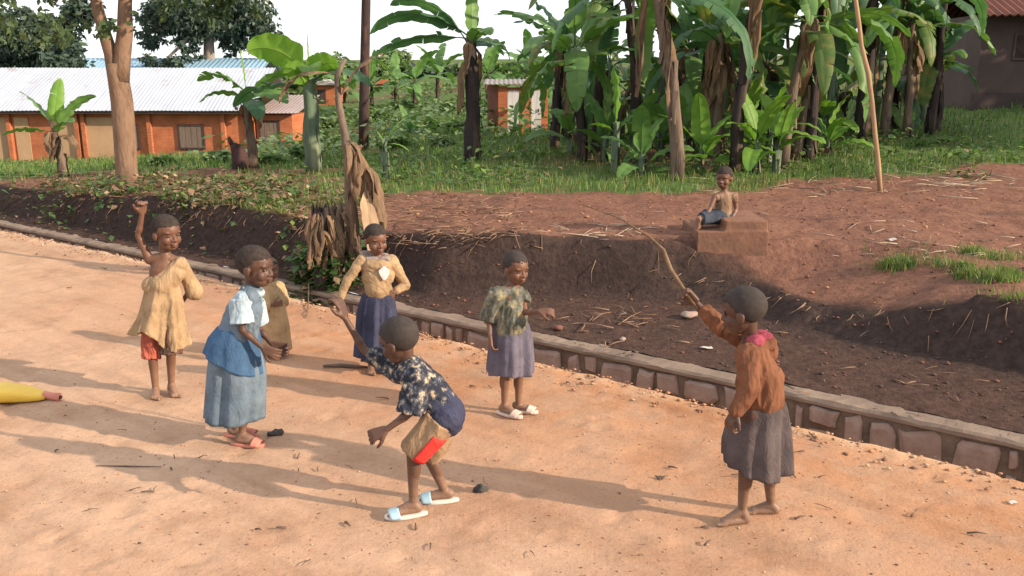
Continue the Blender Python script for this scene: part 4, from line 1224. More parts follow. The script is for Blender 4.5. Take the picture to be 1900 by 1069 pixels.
far_tree('dark_tree', 'large dark green tree behind the metal roof at the edge of the view', [(70, 200), (60, 130), (60, 100)], 44, .3,
         [(40, 90, 70, 45, 0), (95, 70, 50, 40, 1), (30, 60, 60, 40, -1), (115, 130, 38, 32, -3), (10, 130, 40, 28, 2), (150, 20, 34, 30, 0), (120, 105, 40, 34, -1)], 17000, .30, BARKD, TLEAF2, 31)
far_tree('pale_tree', 'open crowned tree with pale trunk behind the blue roof', [(390, 140), (388, 80), (392, 40)], 50, .45,
         [(390, 20, 90, 46, 0), (320, 30, 60, 34, 1), (455, 30, 55, 40, 0), (350, 85, 34, 22, -1), (430, 75, 34, 26, 1), (280, 60, 34, 24, 0), (500, 70, 26, 18, 0), (300, 118, 40, 16, -2)], 13000, .30, BARKP, TLEAF2, 32)
far_tree('distant_tree', 'small round tree on the far slope beyond the field', [(800, 160), (800, 130)], 90, .3, [(800, 130, 26, 16, 0), (775, 140, 20, 10, 0)], 700, 1.0, BARKD, TLEAF2, 33, 'trees along the far slope')
for i, (u, v, w_, h_, y) in enumerate([(740, 120, 40, 22, 110), (845, 140, 30, 14, 100), (945, 130, 30, 20, 85), (700, 128, 26, 20, 100), (610, 120, 45, 22, 95), (560, 140, 30, 20, 80), (1000, 130, 40, 26, 80), (910, 150, 24, 12, 80), (880, 130, 34, 22, 90), (540, 160, 26, 20, 52)]):
    far_tree('distant_tree', 'small round tree on the far slope beyond the field', [(u, v + h_), (u, v)], y, .3, [(u, v, w_, h_, 0), (u + w_*.5, v + 8, w_*.6, h_*.6, 0), (u - w_*.5, v + 9, w_*.6, h_*.5, 0)], 1500, .8, BARKD, TLEAF3, 340 + i, 'trees along the far slope')
# bushes in the field
for i, (u, v, w_, h_) in enumerate([(590, 268, 22, 20), (735, 262, 26, 16), (800, 232, 40, 14), (760, 226, 30, 12), (850, 238, 30, 13), (640, 262, 20, 16), (820, 262, 22, 10), (760, 196, 30, 10), (850, 200, 34, 11), (690, 212, 26, 12), (560, 285, 18, 14), (620, 225, 24, 12), (400, 292, 20, 12), (300, 300, 16, 8), (500, 296, 18, 10)]):
    b = gp(u, v + h_*.9)
    root = thing('bush', 'low leafy bush in the field before the far slope', 'bush', b, 'bushes across the field')
    y = b.y; c = aty(u, v, y); mb = MB()
    for k in range(4): limb(mb, [b - Vector((0, 0, .05)), b.lerp(c, .6) + Vector((r_.uniform(-.2, .2), r_.uniform(-.1, .1), 0)), c + Vector((r_.uniform(-.4, .4)*w_*px(y), 0, r_.uniform(0, .4)*h_*px(y)))], .02, .006, 5)
    mb.build('stems', BARKD, root)
    mb = MB(); crown(mb, [(c, (w_*px(y), w_*px(y)*.7, h_*px(y))), (c + Vector((w_*px(y)*.6, .1, -h_*px(y)*.4)), (w_*px(y)*.6, w_*px(y)*.5, h_*px(y)*.6))], 520, .016*y*.55, r_); mb.build('crown', r_.choice((W0, W0, TLEAF3)), root)
# shade trees standing just outside the view beyond the mud house side
for i, (x, y, z_, rr) in enumerate(((19.5, 14.5, 3.8, 2.5), (23, 17.0, 4.6, 2.8), (27, 20.5, 5.2, 3.2))):
    b = drop(x, y); root = thing('shade_tree', 'dense round shade tree standing beyond the mud house', 'tree', b, 'shade trees beyond the mud house')
    mb = MB(); limb(mb, [b - Vector((0, 0, .1)), b + Vector((.1, 0, z_*.5)), b + Vector((0, .1, z_))], .2, .08)
    for k in range(5): limb(mb, [b + Vector((0, 0, z_*.55)), b + Vector((math.cos(k*1.26)*rr*.5, math.sin(k*1.26)*rr*.5, z_*.95))], .07, .02, 6)
    mb.build('trunk', BARKD, root)
    mb = MB(); crown(mb, [(b + Vector((0, 0, z_)), (rr, rr, rr*.85)), (b + Vector((rr*.3, -rr*.3, z_*.55)), (rr*.8, rr*.8, rr*.6)), (b + Vector((-rr*.4, rr*.3, z_*.7)), (rr*.7, rr*.7, rr*.6))], 3600, .45, r_); mb.build('crown', TLEAF2, root)
# tall straight dark trunk
b0 = gp(676, 278); Y = b0.y
root = thing('tall_tree', 'tall straight dark trunk with peeling reddish bark beyond the dead banana', 'tree', b0)
mb = MB(); limb(mb, [upt(674, 300), upt(675, 200), upt(677, 100), upt(679, 0), upt(680, -150), upt(684, -300)], .148, .11, 12, 5)
for (u1, v1, dy) in ((600, -230, .5), (760, -220, -.4), (690, -380, 0), (720, -300, .8)): limb(mb, [upt(681, -180), upt((u1+681)/2, v1 + 20, dy*.5), upt(u1, v1, dy)], .05, .015, 7)
mb.build('trunk', BARKD, root)
mb = MB(); crown(mb, [(upt(600, -240, .5), (.9, .9, .5)), (upt(760, -230, -.4), (.9, .9, .5)), (upt(690, -390, 0), (1.1, 1.1, .7))], 1600, .17, r_); mb.build('crown', TLEAF, root)
# crooked pole planted in the plateau
b0 = gp(1634, 356); Y = b0.y
POLE = mat('pole_wood', (.40, .26, .15), (.27, .17, .10), scale=6, bmp=.5, bscale=40, stretch=(1, 1, .3))
mb = MB(); mb.tube([upt(1634, 362), upt(1630, 300), upt(1624, 250), upt(1618, 190), upt(1610, 135), upt(1598, 85), upt(1594, 45), upt(1588, 0), upt(1586, -60)], [.034, .032, .034, .032, .034, .030, .030, .026, .02], 9, wob=.25)
mb.tube([upt(1622, 188), upt(1600, 196)], [.012, .006], 6)
tag(mb.build('crooked_pole', POLE), 'thin crooked wooden pole stuck upright in the red soil', 'pole')


# ------------------------------------------------------------------ buildings
def brick_material():
    m, nt, b = newmat('orange_brick')
    tc = N(nt, 'ShaderNodeTexCoord').outputs['Object']
    mp = N(nt, 'ShaderNodeMapping'); mp.inputs['Rotation'].default_value = (R(90), 0, 0); nt.links.new(tc, mp.inputs['Vector'])
    br = N(nt, 'ShaderNodeTexBrick'); nt.links.new(mp.outputs[0], br.inputs['Vector']); br.inputs['Scale'].default_value = 4.2
    br.inputs['Color1'].default_value = (.44, .135, .055, 1); br.inputs['Color2'].default_value = (.35, .10, .045, 1); br.inputs['Mortar'].default_value = (.36, .17, .10, 1); br.inputs['Mortar Size'].default_value = .03
    c = mixc(nt, .7, br.outputs['Color'], ramp(nt, noise_tex(nt, tc, 1.3, 5, .65), [(.3, (.62, .62, .62)), (.6, (1.1, 1.1, 1.1))]), 'MULTIPLY')
    nt.links.new(c, b.inputs['Base Color']); b.inputs['Roughness'].default_value = .95; b.inputs['Specular IOR Level'].default_value = .1
    bump(nt, b, br.outputs['Fac'], -.3, .02)
    return m


def metal_roof(name, col, col2):
    m, nt, b = newmat(name)
    tc = N(nt, 'ShaderNodeTexCoord').outputs['Object']
    f = noise_tex(nt, tc, .55, 6, .6); sp = noise_tex(nt, tc, 3, 5, .7, (1, .15, .15))
    c = mixc(nt, .5, ramp(nt, f, [(.35, col), (.7, col2)]), ramp(nt, sp, [(.3, (.75, .75, .75)), (.6, (1.1, 1.1, 1.1))]), 'MULTIPLY')
    rs_ = ramp(nt, noise_tex(nt, tc, .9, 7, .75), [(.57, (1, 1, 1)), (.70, (.62, .47, .38))])
    c = mixc(nt, .8, c, rs_, 'MULTIPLY')
    nt.links.new(c, b.inputs['Base Color']); b.inputs['Roughness'].default_value = .55; b.inputs['Metallic'].default_value = .15
    return m


def corrugated(mb, x0, x1, y0, z0, y1, z1, step=.16, amp=.009):
    n = int((x1-x0)/step*2); vs = []; fs = []
    for i in range(n + 1):
        x = x0 + (x1-x0)*i/n; dz = amp*(1 if i % 2 else -1)
        for k in range(5): vs.append((x, lerp(y0, y1, k/4), lerp(z0, z1, k/4) + dz + .015*noise.noise(Vector((x*.6, k*.8, 0)))))
    for i in range(n):
        for k in range(4): fs.append((i*5 + k, (i+1)*5 + k, (i+1)*5 + k + 1, i*5 + k + 1))
    mb.add(vs, fs)


BRICK = brick_material()
PLAST = mat('beige_plaster', (.44, .29, .17), (.35, .22, .13), scale=1.2, bmp=.3, bscale=20)
ROOFM = metal_roof('pale_metal_roof', (.47, .50, .56), (.38, .41, .47))
ROOFB = metal_roof('blue_metal_roof', (.26, .42, .55), (.20, .34, .47))
SHUT = mat('grey_shutter_wood', (.12, .085, .07), (.20, .15, .12), scale=10, stretch=(6, 1, .3), bmp=.4, bscale=20)
DARK = mat('dark_timber', (.045, .03, .03), (.07, .05, .045), bmp=.3)
BY_ = 36.0; k_ = px(BY_)
def bx(u): return aty(u, 300, BY_).x
def bz(v): return aty(0, v, BY_).z
xl, xr = bx(-260), bx(474); zb, ze = bz(320), bz(203)
root = thing('brick_building', 'long orange brick building with pale metal roof and beige plaster panels', 'building', ((xl+xr)/2, BY_ + 2.5, zb))
mb = MB(); mb.box((xl, BY_, zb), (xr, BY_ + 5.5, ze)); mb.build('wall', BRICK, root, smooth=False)
mb = MB(); zr = bz(136)*1.0 + .25
corrugated(mb, xl - .3, bx(484), BY_ - .55, ze - .04, BY_ + 3.2, zr); corrugated(mb, xl - .3, bx(484), BY_ + 6.3, ze - .04, BY_ + 3.2, zr); mb.build('roof', ROOFM, root, smooth=False, solid=.02)
mb = MB(); mb.box((xl - .2, BY_ - .48, ze - .16), (bx(483), BY_ - .40, ze - .06)); mb.build('fascia', DARK, root, smooth=False)
for u0, u1 in ((-60, 24), (36, 62), (108, 148), (168, 222)):
    mb = MB(); mb.box((bx(u0), BY_ - .03, bz(300)), (bx(u1), BY_ + .02, bz(218))); mb.build('plaster_panel', PLAST, root, smooth=False)
for u in (28, 152, 165, 285, 421, 470):
    mb = MB(); mb.box((bx(u) - .09, BY_ - .16, zb), (bx(u) + .07, BY_ + .02, ze - .05)); mb.build('pilaster', BRICK, root, smooth=False)
def window(root, u0, u1, v0, v1, m, y=BY_):
    mb = MB(); x0, x1, z0, z1 = bx(u0), bx(u1), bz(v1), bz(v0); t = .07
    mb.box((x0, y - .07, z0), (x0 + t, y + .02, z1)); mb.box((x1 - t, y - .07, z0), (x1, y + .02, z1)); mb.box((x0 + t, y - .07, z1 - t), (x1 - t, y + .02, z1)); mb.box((x0 + t, y - .07, z0), (x1 - t, y + .02, z0 + t))
    f = mb.build('window', DARK, root, smooth=False)
    mb = MB(); nn = 4
    for i in range(nn): mb.box((lerp(x0 + t, x1 - t, i/nn) + .008, y - .045, z0 + t), (lerp(x0 + t, x1 - t, (i+1)/nn) - .008, y - .01, z1 - t))
    mb.build('shutter', m, f, smooth=False)
window(root, 335, 384, 231, 277, SHUT); window(root, 240, 263, 231, 278, PLAST)
xl2, xr2 = bx(476), bx(543)
root = thing('brick_annex', 'low shaded brick annex with plank shutter at the end of the long building', 'building', ((xl2+xr2)/2, BY_ + 2.0, zb))
mb = MB(); mb.box((xl2, BY_ + .3, zb), (xr2, BY_ + 3.8, bz(214))); mb.build('wall', BRICK, root, smooth=False)
mb = MB(); corrugated(mb, xl2 - .02, xr2 + .35, BY_ - .1, bz(210), BY_ + 4.2, bz(180)); mb.build('roof', metal_roof('rusty_roof', (.28, .20, .17), (.36, .30, .28)), root, smooth=False, solid=.02)
window(root, 480, 520, 224, 276, SHUT, BY_ + .3)
# building with the blue roof behind
Y2 = 47.0
def cx(u, y): return aty(u, 300, y).x
root = thing('blue_roofed_building', 'building with pale blue metal roof rising behind the long metal roof', 'building', (cx(320, Y2), Y2 + 3, -1.3))
zt = aty(0, 146, Y2).z
mb = MB(); mb.box((cx(140, Y2), Y2, -1.6), (cx(480, Y2), Y2 + 6, zt)); mb.build('wall', PLAST, root, smooth=False)
mb = MB(); corrugated(mb, cx(132, Y2), cx(490, Y2), Y2 - .6, zt - .05, Y2 + 3, aty(0, 108, Y2 + 3).z, .25, .025); corrugated(mb, cx(132, Y2), cx(490, Y2), Y2 + 6.6, zt - .05, Y2 + 3, aty(0, 108, Y2 + 3).z, .25, .025); mb.build('roof', ROOFB, root, smooth=False, solid=.02)
# latrine
Y3 = gp(950, 247).y
sx = lambda u: aty(u, 240, Y3).x
sz = lambda v: aty(0, v, Y3).z
root = thing('brick_latrine', 'small brick latrine with two white tin doors under a sloping tin roof', 'shed', (sx(950), Y3 + .8, sz(247)))
mb = MB()
w_ = sx(1016) - sx(925); fx = sx(926)
mb.box((fx, Y3, sz(252)), (sx(1016), Y3 + 1.3, sz(163))); mb.build('wall', BRICK, root, smooth=False)
mb = MB(); mb.box((fx - .02, Y3 - .05, sz(252)), (sx(941), Y3 + .01, sz(160))); mb.box((sx(964), Y3 - .05, sz(252)), (sx(985), Y3 + .01, sz(160))); mb.build('pilaster', BRICK, root, smooth=False)
WHT = mat('white_tin', (.62, .60, .58), (.45, .42, .40), scale=4, stretch=(5, 1, .4), rough=.6, bmp=.2)
for u0, u1 in ((941, 964), (985, 1004)):
    mb = MB(); mb.box((sx(u0) + .01, Y3 - .04, sz(246)), (sx(u1) - .01, Y3 - .01, sz(168))); d = mb.build('door', WHT, root, smooth=False)
    mb = MB(); mb.box((sx(u1) - .10, Y3 - .075, sz(208)), (sx(u1) - .07, Y3 - .04, sz(202))); mb.build('handle', DARK, d, smooth=False)
mb = MB()
vs = [(sx(903), Y3 + .9, sz(252)), (fx - .022, Y3, sz(252)), (fx - .022, Y3 + 1.3, sz(252)), (sx(903), Y3 + 1.3, sz(252))]
mb.add(vs + [(a_, b_, sz(158)) for a_, b_, _ in vs], [(0, 1, 5, 4), (1, 2, 6, 5), (2, 3, 7, 6), (3, 0, 4, 7), (4, 5, 6, 7)]); mb.build('side_wall', mat('dull_brick', (.17, .07, .045), (.12, .05, .035), bmp=.3), root, smooth=False)
mb = MB(); corrugated(mb, sx(898), sx(1024), Y3 - .25, sz(156), Y3 + 1.6, sz(147), .14, .015); mb.build('roof', metal_roof('dull_roof', (.24, .20, .18), (.17, .14, .13)), root, smooth=False, solid=.015)
# far red houses
for i, (u0, u1, v0, v1, y, lab) in enumerate([(575, 628, 150, 186, 62, 'small far orange house partly hidden by banana leaves'), (706, 732, 148, 172, 80, 'tiny far red gable on the slope beyond the field'), (996, 1022, 148, 172, 66, 'far orange house wall showing beside the latrine')]):
    x0, x1, z0, z1 = cx(u0, y), cx(u1, y), aty(0, v1 + 6, y).z, aty(0, v0 + 8, y).z
    root = thing('red_house', lab, 'house', ((x0+x1)/2, y + 1.5, z0))
    mb = MB(); mb.box((x0, y, z0 - .8), (x1, y + 3.5, z1)); mb.build('wall', BRICK, root, smooth=False)
    mb = MB(); xm = (x0+x1)/2; zt = aty(0, v0 - 3, y).z
    mb.add([(x0 - .3, y - .3, z1), (x1 + .3, y - .3, z1), (xm, y - .3, zt), (x0 - .3, y + 3.8, z1), (x1 + .3, y + 3.8, z1), (xm, y + 3.8, zt)], [(0, 1, 2), (3, 5, 4), (0, 2, 5, 3), (1, 4, 5, 2)]); mb.build('roof', BRICK if i == 1 else metal_roof('tin', (.4, .36, .34), (.3, .26, .25)), root, smooth=False)
    mb = MB(); mb.box((xm - .25, y - .03, z0), (xm + .35, y + .02, z0 + (z1-z0)*.75)); mb.build('door', DARK, root, smooth=False)
# shaded house at the edge
Yh = gp(1850, 204).y
hx = lambda u: aty(u, 200, Yh).x
hz_ = lambda v: aty(0, v, Yh).z
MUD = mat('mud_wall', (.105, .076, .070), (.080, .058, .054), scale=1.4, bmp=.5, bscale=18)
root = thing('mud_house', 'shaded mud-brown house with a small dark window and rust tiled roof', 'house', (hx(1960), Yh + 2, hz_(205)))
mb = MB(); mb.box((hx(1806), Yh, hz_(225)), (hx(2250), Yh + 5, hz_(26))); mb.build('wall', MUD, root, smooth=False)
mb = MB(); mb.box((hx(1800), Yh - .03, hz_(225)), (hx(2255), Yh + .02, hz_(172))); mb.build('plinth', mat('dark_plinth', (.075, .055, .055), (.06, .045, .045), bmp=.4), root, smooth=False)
mb = MB(); corrugated(mb, hx(1788), hx(2270), Yh - .7, hz_(32), Yh + 2.5, hz_(32) + 1.5, .2, .025); corrugated(mb, hx(1788), hx(2270), Yh + 5.7, hz_(32), Yh + 2.5, hz_(32) + 1.5, .2, .025)
mb.build('roof', mat('rust_roof', (.17, .065, .045), (.11, .05, .04), scale=3, bmp=.2), root, smooth=False, solid=.03)
mb = MB(); x0, x1, z0, z1 = hx(1868), hx(1891), hz_(108), hz_(66)
mb.box((x0 - .05, Yh - .05, z0 - .05), (x0, Yh + .02, z1 + .05)); mb.box((x1, Yh - .05, z0 - .05), (x1 + .05, Yh + .02, z1 + .05)); mb.box((x0, Yh - .05, z1), (x1, Yh + .02, z1 + .05)); mb.box((x0, Yh - .05, z0 - .05), (x1, Yh + .02, z0))
f = mb.build('window', MUD, root, smooth=False)
mb = MB(); mb.box((x0, Yh - .02, z0), (x1, Yh + .01, z1)); mb.build('shutter', DARK, f, smooth=False)
# ------------------------------------------------------------------ ground cover (uncountable)
def fast_mesh(name, V, Fq, mats, mi=None, label=None):
    me = bpy.data.meshes.new(name); V = np.asarray(V, dtype=np.float32); Fq = np.asarray(Fq, dtype=np.int32)
    me.vertices.add(len(V)); me.vertices.foreach_set('co', V.ravel())
    k = Fq.shape[1]; me.loops.add(Fq.size); me.loops.foreach_set('vertex_index', Fq.ravel())
    me.polygons.add(len(Fq)); me.polygons.foreach_set('loop_start', np.arange(0, Fq.size, k, dtype=np.int32))
    me.polygons.foreach_set('loop_total', np.full(len(Fq), k, dtype=np.int32))
    if mi is not None: me.polygons.foreach_set('material_index', np.asarray(mi, dtype=np.int32))
    for m in mats: me.materials.append(m)
    me.update(calc_edges=True); me.validate()
    o = bpy.data.objects.new(name, me); C.objects.link(o)
    tag(o, label, kind='stuff'); return o


def blades(name, pts, h, wdt, mats, weights, label, seed, lean=.45):
    g = np.random.default_rng(seed); n = len(pts); P = np.asarray(pts)
    H = np.asarray(h) * g.uniform(.5, 1.25, n); a = g.uniform(0, 2*PI, n); b = g.uniform(0, 2*PI, n); ln = g.uniform(.1, 1.0, n)*lean*H
    d = np.stack([np.cos(a), np.sin(a), 0*a], 1)*(np.asarray(wdt)*g.uniform(.6, 1.3, n))[:, None]; l = np.stack([np.cos(b), np.sin(b), 0*b], 1)*ln[:, None]
    up = np.zeros((n, 3)); up[:, 2] = H
    V = np.stack([P - d, P + d, P + up*.6 + l*.45 + d*.7, P + up*.6 + l*.45 - d*.7, P + up*.95 + l + d*.08, P + up*.95 + l - d*.08], 1).reshape(-1, 3)
    i = np.arange(n)[:, None]*6
    Fq = np.concatenate([i + np.array([[0, 1, 2, 3]]), i + np.array([[3, 2, 4, 5]])], 0)
    mi = g.choice(len(mats), n, p=weights); mi = np.concatenate([mi, mi])
    return fast_mesh(name, V, Fq, mats, mi, label)


G1 = leafmat('grass_green', (.065, .12, .035), (.10, .17, .045), scale=2, tr=.3)
G2 = leafmat('grass_lime', (.15, .24, .05), (.20, .28, .07), scale=2, tr=.35)
G3 = mat('grass_straw', (.30, .24, .12), (.22, .16, .085), scale=3, transl=.2, bmp=0)
r_ = random.Random(9)
pts = []; hh = []; ww = []
while len(pts) < 52000:
    y = 10.4 + (r_.random()**1.7)*32; a = r_.uniform(-.66, .66); x = a*y
    ga = grass_amount(x, y)
    if r_.random() > ga: continue
    s, t = st_of(x, y)
    if t < t_base(s) + .35: continue
    cl = noise.noise(Vector((x*.9, y*.9, 60)))
    pts.append((x, y, terrain_z(x, y) - .01)); hh.append((.13 + .10*cl)*(1 + max(0, y - 14)*.03)); ww.append(.006*(1 + max(0, y - 12)*.08))
blades('grass', pts, hh, ww, [G1, G2, G3], [.66, .22, .12], 'short green grass along the edge of the banana grove and field', 1)
# bright tufts on the near bank
pts = []; hh = []; ww = []
cent = [(gp(u, v), rad, k) for u, v, rad, k in ((1650, 492, .07, 260), (1675, 496, .06, 240), (1780, 500, .06, 220), (1795, 515, .07, 240), (1845, 520, .08, 380), (1870, 512, .07, 300), (1830, 476, .09, 160), (1740, 492, .06, 90), (1700, 480, .25, 120), (1850, 480, .18, 160), (1885, 555, .16, 260), (1800, 470, .05, 90), (1390, 340, .2, 700), (1410, 345, .15, 300), (440, 392, .5, 900), (480, 380, .5, 700), (520, 385, .4, 500), (545, 480, .25, 260), (400, 380, .5, 500), (640, 420, .12, 260))]
for c, rad, k in cent:
    for _ in range(int(k*.95)):
        x = c.x + r_.gauss(0, rad); y = c.y + r_.gauss(0, rad*.8)
        s, t = st_of(x, y)
        if t < t_base(s) + .30: continue
        pts.append((x, y, terrain_z(x, y) - .01)); hh.append(.095); ww.append(.0045)
blades('grass_tuft', pts, hh, ww, [G1, G2, G3], [.5, .3, .2], 'bright green grass tufts on the crest of the dark cut bank', 2, .7)


# broad leaved weeds
def weeds(name, cents, mats, weights, label, seed, size=.09):
    g = random.Random(seed); V = []; Fq = []; mi = []
    for (x, y, rad, n, h) in cents:
        for _ in range(n):
            px_ = x + g.gauss(0, rad); py_ = y + g.gauss(0, rad); z = terrain_z(px_, py_) + g.random()**1.3*h
            a = g.uniform(0, 6.28); e = g.uniform(-.6, .8); l = size*g.uniform(.6, 1.5); w_ = l*g.uniform(.2, .42)
            d = Vector((math.cos(a)*math.cos(e), math.sin(a)*math.cos(e), math.sin(e))); s_ = Vector((-math.sin(a), math.cos(a), g.uniform(-.4, .4)))
            p = Vector((px_, py_, z)); o = len(V)
            V += [p, p + d*l*.5 + s_*w_, p + d*l - Vector((0, 0, l*.2)), p + d*l*.5 - s_*w_]; Fq.append((o, o+1, o+2, o+3)); mi.append(g.choices(range(len(mats)), weights)[0])
    return fast_mesh(name, [tuple(v) for v in V], Fq, mats, mi, label)


W1 = leafmat('weed_leaf', (.05, .10, .035), (.09, .15, .045), scale=3)
cents = []
for _ in range(330):
    y = 11.5 + r_.random()**1.5*26; a = r_.uniform(-.64, .64)
    if a > -.26 and y < 12.6: continue
    if r_.random() > grass_amount(a*y, y) + .1: continue
    cents.append((a*y, y, r_.uniform(.1, .35)*(1 + (y-12)*.03), int(r_.uniform(20, 55)*(.45 if a < -.2 else 1)), r_.uniform(.15, .5)*(.7 if a < -.2 else 1)))
weeds('undergrowth', cents, [W1, G2, DRY], [.78, .15, .07], 'leafy weeds growing through the field and the grove floor', 3, .10)
cents = []
for _ in range(150):                        # plants spilling over the far end of the bank
    s = r_.uniform(-1, 6.2); t = t_base(s) + r_.uniform(.2, 2.2); x, y = xy_of(s, t)
    cents.append((x, y, r_.uniform(.08, .25), int(r_.uniform(10, 34)), r_.uniform(.06, .26)))
weeds('creeper', cents, [W1, G2, DRY, DRYP], [.40, .10, .42, .08], 'tangled creepers and dry trash plants over the far end of the bank', 4, .085)
cents = []
for _ in range(420):                        # crops and tall weeds of the far garden
    y = r_.uniform(22, 75); a = r_.uniform(-.3, .06)
    if noise.noise(Vector((a*y*.15, y*.12, 77))) < -.12: continue
    cents.append((a*y, y, r_.uniform(.3, 1.2), int(r_.uniform(12, 30)), r_.uniform(.3, .9)))
weeds('garden_crops', cents, [W0, TLEAF3, W1], [.4, .4, .2], 'leafy green crops of the far garden slope', 15, .30)
cents = []
for _ in range(60):
    p = aty(r_.uniform(560, 640), r_.uniform(400, 490), r_.uniform(8.5, 9.2)); cents.append((p.x, p.y, .10, 34, .36))
weeds('bank_weeds', cents, [W1, DRY], [.85, .15], 'dark weeds around the banana stumps on the bank', 5, .10)


# crumbs of earth and small stones on the road
def crumbs(name, P_, S_, mats, label, seed, flat=.6):
    g = np.random.default_rng(seed); n = len(P_); P_ = np.asarray(P_); S_ = np.asarray(S_)
    base = np.array([[1, 0, 0], [0, 1, 0], [-1, 0, 0], [0, -1, 0], [0, 0, 1], [0, 0, -.6]], dtype=float)
    Fb = np.array([[0, 1, 4], [1, 2, 4], [2, 3, 4], [3, 0, 4], [1, 0, 5], [2, 1, 5], [3, 2, 5], [0, 3, 5]])
    J = base[None]*g.uniform(.6, 1.3, (n, 6, 3))*np.array([1, 1, flat]); a = g.uniform(0, 6.28, n); c, s = np.cos(a), np.sin(a)
    X = J[:, :, 0]*c[:, None] - J[:, :, 1]*s[:, None]; Yv = J[:, :, 0]*s[:, None] + J[:, :, 1]*c[:, None]
    V = np.stack([X, Yv, J[:, :, 2]], 2)*S_[:, None, None] + P_[:, None, :]
    Fq = (np.arange(n)[:, None, None]*6 + Fb[None]).reshape(-1, 3)
    mi = np.repeat(g.integers(0, len(mats), n), 8)
    return fast_mesh(name, V.reshape(-1, 3), Fq, mats, mi, label)


CR1 = mat('crumb_earth', (.40, .21, .12), (.30, .15, .085), bmp=.2); CR2 = mat('crumb_dark', (.20, .11, .075), (.14, .08, .06), bmp=.2); CR3 = mat('crumb_pale', (.50, .33, .21), (.42, .27, .17), bmp=.2)
Pc = []; Sc = []
for _ in range(5200):
    y = 2.3 + r_.random()**1.6*8; x = r_.uniform(-.68, .68)*y
    s, t = st_of(x, y)
    if t > t_edge(s) - .03: continue
    Pc.append((x, y, road_z(x, y) + foot_z(x, y) + .002)); Sc.append(.0028 + .007*r_.random()**4)
for _ in range(2600):                       # loose lumps along the road edge
    s = r_.uniform(-1, 16); t = t_edge(s) - abs(r_.gauss(0, .16)) - .01; x, y = xy_of(s, t)
    Pc.append((x, y, road_z(x, y) + .013)); Sc.append(.004 + .018*r_.random()**3)
crumbs('road_crumbs', Pc, Sc, [CR1, CR1, CR2, CR3], 'small crumbs of earth and grit scattered over the dirt road', 6)
Pc = []; Sc = []
DK1 = mat('clod_dark', (.07, .045, .037), (.10, .066, .052), bmp=.3); DK2 = mat('clod_red', (.19, .088, .058), (.14, .066, .048), bmp=.3)
for _ in range(3600):
    s = r_.uniform(-1, 16); t = r_.uniform(WALLW + .02, t_base(s) + .36); x, y = xy_of(s, t)
    Pc.append((x, y, terrain_z(x, y) + .004)); Sc.append(.004 + .024*r_.random()**5)
crumbs('ditch_clods', Pc, Sc, [DK1, DK1, DK2], 'dark clods fallen on the floor below the cut bank', 7)
Pc = []; Sc = []
for _ in range(3600):
    s = r_.uniform(4, 17); t = t_base(s) + .35 + r_.random()*6; x, y = xy_of(s, t)
    Pc.append((x, y, terrain_z(x, y) + .004)); Sc.append(.006 + .026*r_.random()**4)
crumbs('plateau_clods', Pc, Sc, [DK2, DK2, CR1], 'red clods scattered over the bare plateau', 8)


# twigs and trash
def twigs(name, cents, mats, label, seed):
    g = random.Random(seed); mb = MB()
    for (u, v, su, sv, n, L) in cents:
        for _ in range(n):
            p = gp(u + g.gauss(0, su), v + g.gauss(0, sv))
            if p is None: continue
            a = g.uniform(0, 6.28); l = L*g.uniform(.3, 1.2); d = Vector((math.cos(a), math.sin(a), g.uniform(-.02, .16)))*l
            q = p + d; q.z = max(q.z, terrain_z(q.x, q.y)) + .012; m_ = p.lerp(q, .5) + Vector((g.uniform(-.06, .06)*l, g.uniform(-.06, .06)*l, .008)); m_.z = max(m_.z, terrain_z(m_.x, m_.y) + .006)
            rr = g.uniform(.002, .007)
            mb.tube([p + Vector((0, 0, .008)), m_, q], [rr, rr*.85, rr*.5], 5, g.randrange(len(mats)))
    o = mb.build(name, mats); tag(o, label, kind='stuff'); return o


TW1 = mat('twig_pale', (.40, .32, .24), (.28, .21, .15), scale=9, bmp=.2); TW2 = mat('twig_dark', (.10, .07, .055), (.15, .10, .08), scale=9, bmp=.2); TW3 = mat('twig_brown', (.24, .15, .10), (.17, .11, .075), scale=9, bmp=.2)
twigs('ditch_brush', [(1150, 590, 36, 14, 22, .24), (1060, 604, 40, 8, 8, .2), (1210, 620, 60, 22, 10, .16), (1500, 650, 90, 30, 12, .15), (1700, 700, 90, 20, 10, .15)], [TW3, TW2, TW2, TW1, TW2], 'dry twigs and brush piled on the floor below the bank', 10)
twigs('plateau_brush', [(1770, 340, 80, 14, 60, .5), (1500, 350, 110, 10, 34, .4), (1150, 432, 70, 6, 22, .35), (1750, 330, 50, 8, 22, .55), (1650, 440, 120, 24, 26, .25), (1100, 385, 160, 16, 16, .25), (1830, 460, 60, 16, 16, .25)], [TW1, TW3, TW2], 'dry branches and stalks strewn over the red plateau', 11)
twigs('bank_brush', [(790, 395, 60, 26, 150, .30), (880, 385, 60, 22, 80, .3), (960, 420, 60, 14, 40, .25), (840, 440, 60, 10, 50, .2), (330, 350, 90, 16, 40, .3), (100, 340, 70, 8, 26, .35), (480, 360, 60, 16, 26, .3)], [TW3, TW2, TW1, TW2], 'tangle of dead stalks on the crest of the bank', 12)
twigs('road_twigs', [(600, 950, 280, 60, 16, .06), (1400, 900, 220, 70, 20, .08), (300, 820, 200, 60, 10, .07), (1000, 700, 160, 30, 12, .08), (150, 560, 120, 40, 6, .1), (1560, 820, 160, 30, 14, .09)], [TW2, TW3, TW1], 'little twigs and straw lying on the dirt road', 13)

